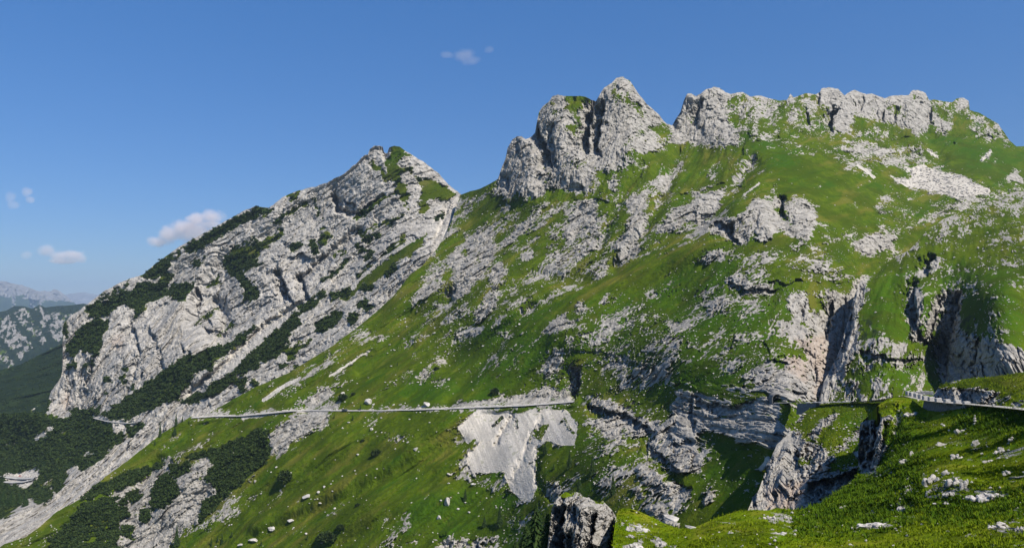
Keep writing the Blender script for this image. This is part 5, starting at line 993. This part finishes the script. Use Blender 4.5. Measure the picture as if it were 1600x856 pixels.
# ------------------------------------------------------------------ vehicles
def car(p, rz, paint, label, tall=1.0, name='parked_car'):
    r = empty(name, p, rz); tag(r, label, 'car', 'cars on the mountain road')
    def part(nm, prof, w, mat, par=r, loc=(0, 0, 0), inset=.0):
        bm = bmesh.new(); a = [bm.verts.new((x, -w/2+(inset if z > 1.0 else 0), z)) for x, z in prof]; b = [bm.verts.new((x, w/2-(inset if z > 1.0 else 0), z)) for x, z in prof]; n = len(prof)
        bm.faces.new(a); bm.faces.new(b[::-1])
        for i in range(n): bm.faces.new((a[i], b[i], b[(i+1) % n], a[(i+1) % n]))
        bmesh.ops.recalc_face_normals(bm, faces=bm.faces); bmesh.ops.bevel(bm, geom=bm.edges[:], offset=.04, segments=2, affect='EDGES')
        me = bpy.data.meshes.new(nm); bm.to_mesh(me); bm.free(); o = link(nm, me, mat, par); o.location = loc; return o
    part('body', [(-2.1, .3), (-2.15, .8), (-1.9, .95), (-1.2, 1.0), (1.1, 1.0), (2.0, .85), (2.15, .6), (2.1, .3)], 1.75, paint)
    part('cabin', [(-1.75, .98), (-1.3, 1.42*tall), (.35, 1.45*tall), (1.1, .98)], 1.6, m_glass, inset=.12)
    part('roof', [(-1.25, 1.42*tall+.01), (-1.2, 1.5*tall+.01), (.3, 1.5*tall+.01), (.4, 1.42*tall+.01)], 1.35, paint)
    for x in (-1.35, 1.35):
        for y in (-.82, .82):
            bm = bmesh.new(); bmesh.ops.create_cone(bm, cap_ends=True, segments=16, radius1=.33, radius2=.33, depth=.22, matrix=Matrix.Translation((x, y, .33)) @ Matrix.Rotation(math.pi/2, 4, 'X'))
            me = bpy.data.meshes.new('wheel'); bm.to_mesh(me); bm.free(); wh = link('wheel', me, m_tyre, r)
            bm = bmesh.new(); bmesh.ops.create_cone(bm, cap_ends=True, segments=12, radius1=.2, radius2=.18, depth=.02, matrix=Matrix.Translation((x, y*1.145, .33)) @ Matrix.Rotation(math.pi/2, 4, 'X'))
            me = bpy.data.meshes.new('rim'); bm.to_mesh(me); bm.free(); link('rim', me, m_rim, wh)
    for y in (-.6, .6):
        bm = bmesh.new(); bmesh.ops.create_icosphere(bm, subdivisions=1, radius=.13, matrix=Matrix.Translation((2.08, y, .68))); me = bpy.data.meshes.new('headlight'); bm.to_mesh(me); bm.free(); link('headlight', me, m_lamp, r)
def road_pt(q, u):
    us = [800+F*x/y for x, y, z in q]; i = min(range(len(us)), key=lambda k: abs(us[k]-u)); return Vector(q[i]), Vector(q[min(i+1, len(q)-1)])-Vector(q[max(i-1, 0)])
for (u, paint, lab, dy) in [(538,m_dark,'dark car parked on the road by the pale rocks',1.2),(562,m_dark,'small dark car on the road beside a little spruce',-.3),(544,m_silver,'grey car parked behind the dark car on the road',1.2)]:
    p, t = road_pt(road_low_q, u); car(p + Vector((0, -dy, .02)), math.atan2(t.y, t.x), paint, lab)
ph = on(L_mass, 34, 745.5)[0]; car(ph + Vector((0, -5, 3.0)), .4, m_red, 'red van parked at the hairpin bend on the left', 1.3)

# ------------------------------------------------------------------ clouds
def cloud(blobs, dist, dens, label, seed, col=(1, .89, .86)):
    us = [b[0] for b in blobs]; vs_ = [b[1] for b in blobs]; cx = sum(us)/len(us); cy = sum(vs_)/len(vs_); c0 = P(cx, cy, dist); m_ = dist/F
    bm = bmesh.new()
    for (u, v, rx, ry) in blobs:
        p = P(u, v, dist)-c0; r = rx*m_
        bmesh.ops.create_icosphere(bm, subdivisions=3, radius=1.0, matrix=Matrix.Translation(p) @ Matrix.Diagonal((rx*m_*1.55, rx*m_*1.2, ry*m_*1.5, 1)))
    me = bpy.data.meshes.new('cloud'); bm.to_mesh(me); bm.free(); o = link('cloud', me); o.location = c0
    rm = o.modifiers.new('union', 'REMESH'); rm.mode = 'VOXEL'; rm.voxel_size = m_*3.0
    m = bpy.data.materials.new('cloud_vapour'); m.use_nodes = True; nt = m.node_tree; nt.nodes.remove(nt.nodes['Principled BSDF'])
    pv = nt.nodes.new('ShaderNodeVolumePrincipled'); pv.inputs['Color'].default_value = (*col, 1); pv.inputs['Anisotropy'].default_value = -.25; tc = N(nt, 'ShaderNodeTexCoord')
    # density: soft sum of puffs, broken up by noise
    tot = None
    for (u, v, rx, ry) in blobs:
        p = P(u, v, dist)-c0; mp = N(nt, 'ShaderNodeMapping', vector_type='POINT'); nt.links.new(tc.outputs['Object'], mp.inputs[0])
        rx *= 1.5; ry *= 1.45; sx = 1/(rx*m_); sz = 1/(ry*m_); mp.inputs['Scale'].default_value = (sx, sx/.8, sz); mp.inputs['Location'].default_value = (-p.x*sx, -p.y*sx/.8, -p.z*sz)
        ln = N(nt, 'ShaderNodeVectorMath', operation='LENGTH'); nt.links.new(mp.outputs[0], ln.inputs[0]); r = ramp(nt, ln.outputs['Value'], .1, 1.0, 1.0, 0.0)
        tot = r if tot is None else math_(nt, 'MAXIMUM', tot, r)
    n = noise(nt, tc.outputs['Object'], 1/(m_*16), 4, .6)
    dn = ramp(nt, math_(nt, 'ADD', tot, math_(nt, 'MULTIPLY', math_(nt, 'SUBTRACT', n, .5), 1.5)), .38, .95, 0, dens/m_)
    nt.links.new(dn, pv.inputs['Density']); nt.links.new(pv.outputs[0], nt.nodes['Material Output'].inputs['Volume']); me.materials.append(m)
    tag(o, label, 'cloud', None, 'stuff'); return o
cloud([(330,338,24,14),(308,342,24,15),(290,356,30,18),(268,366,26,16),(246,378,22,11),(308,366,34,20),(330,352,20,12)], 44000, .06, 'large soft cumulus cloud above the left ridge', 1)
cloud([(75,392,16,13),(92,400,18,12),(112,400,22,12),(126,404,14,9),(100,408,30,6)], 44000, .05, 'double puffed small cloud low over the far mountains', 2)
cloud([(42,398,12,9)], 44000, .025, 'faint puff left of the double puffed cloud', 3)
cloud([(42,300,12,10),(48,312,9,8)], 44000, .035, 'small ragged cloud high at the left', 4)
cloud([(16,308,12,12),(22,320,12,9)], 44000, .02, 'faint cloud scrap at the left border', 5)
cloud([(725,86,22,12),(735,94,20,9),(700,86,16,6),(765,78,9,8)], 44000, .012, 'thin wisp of cloud high above the middle', 6)
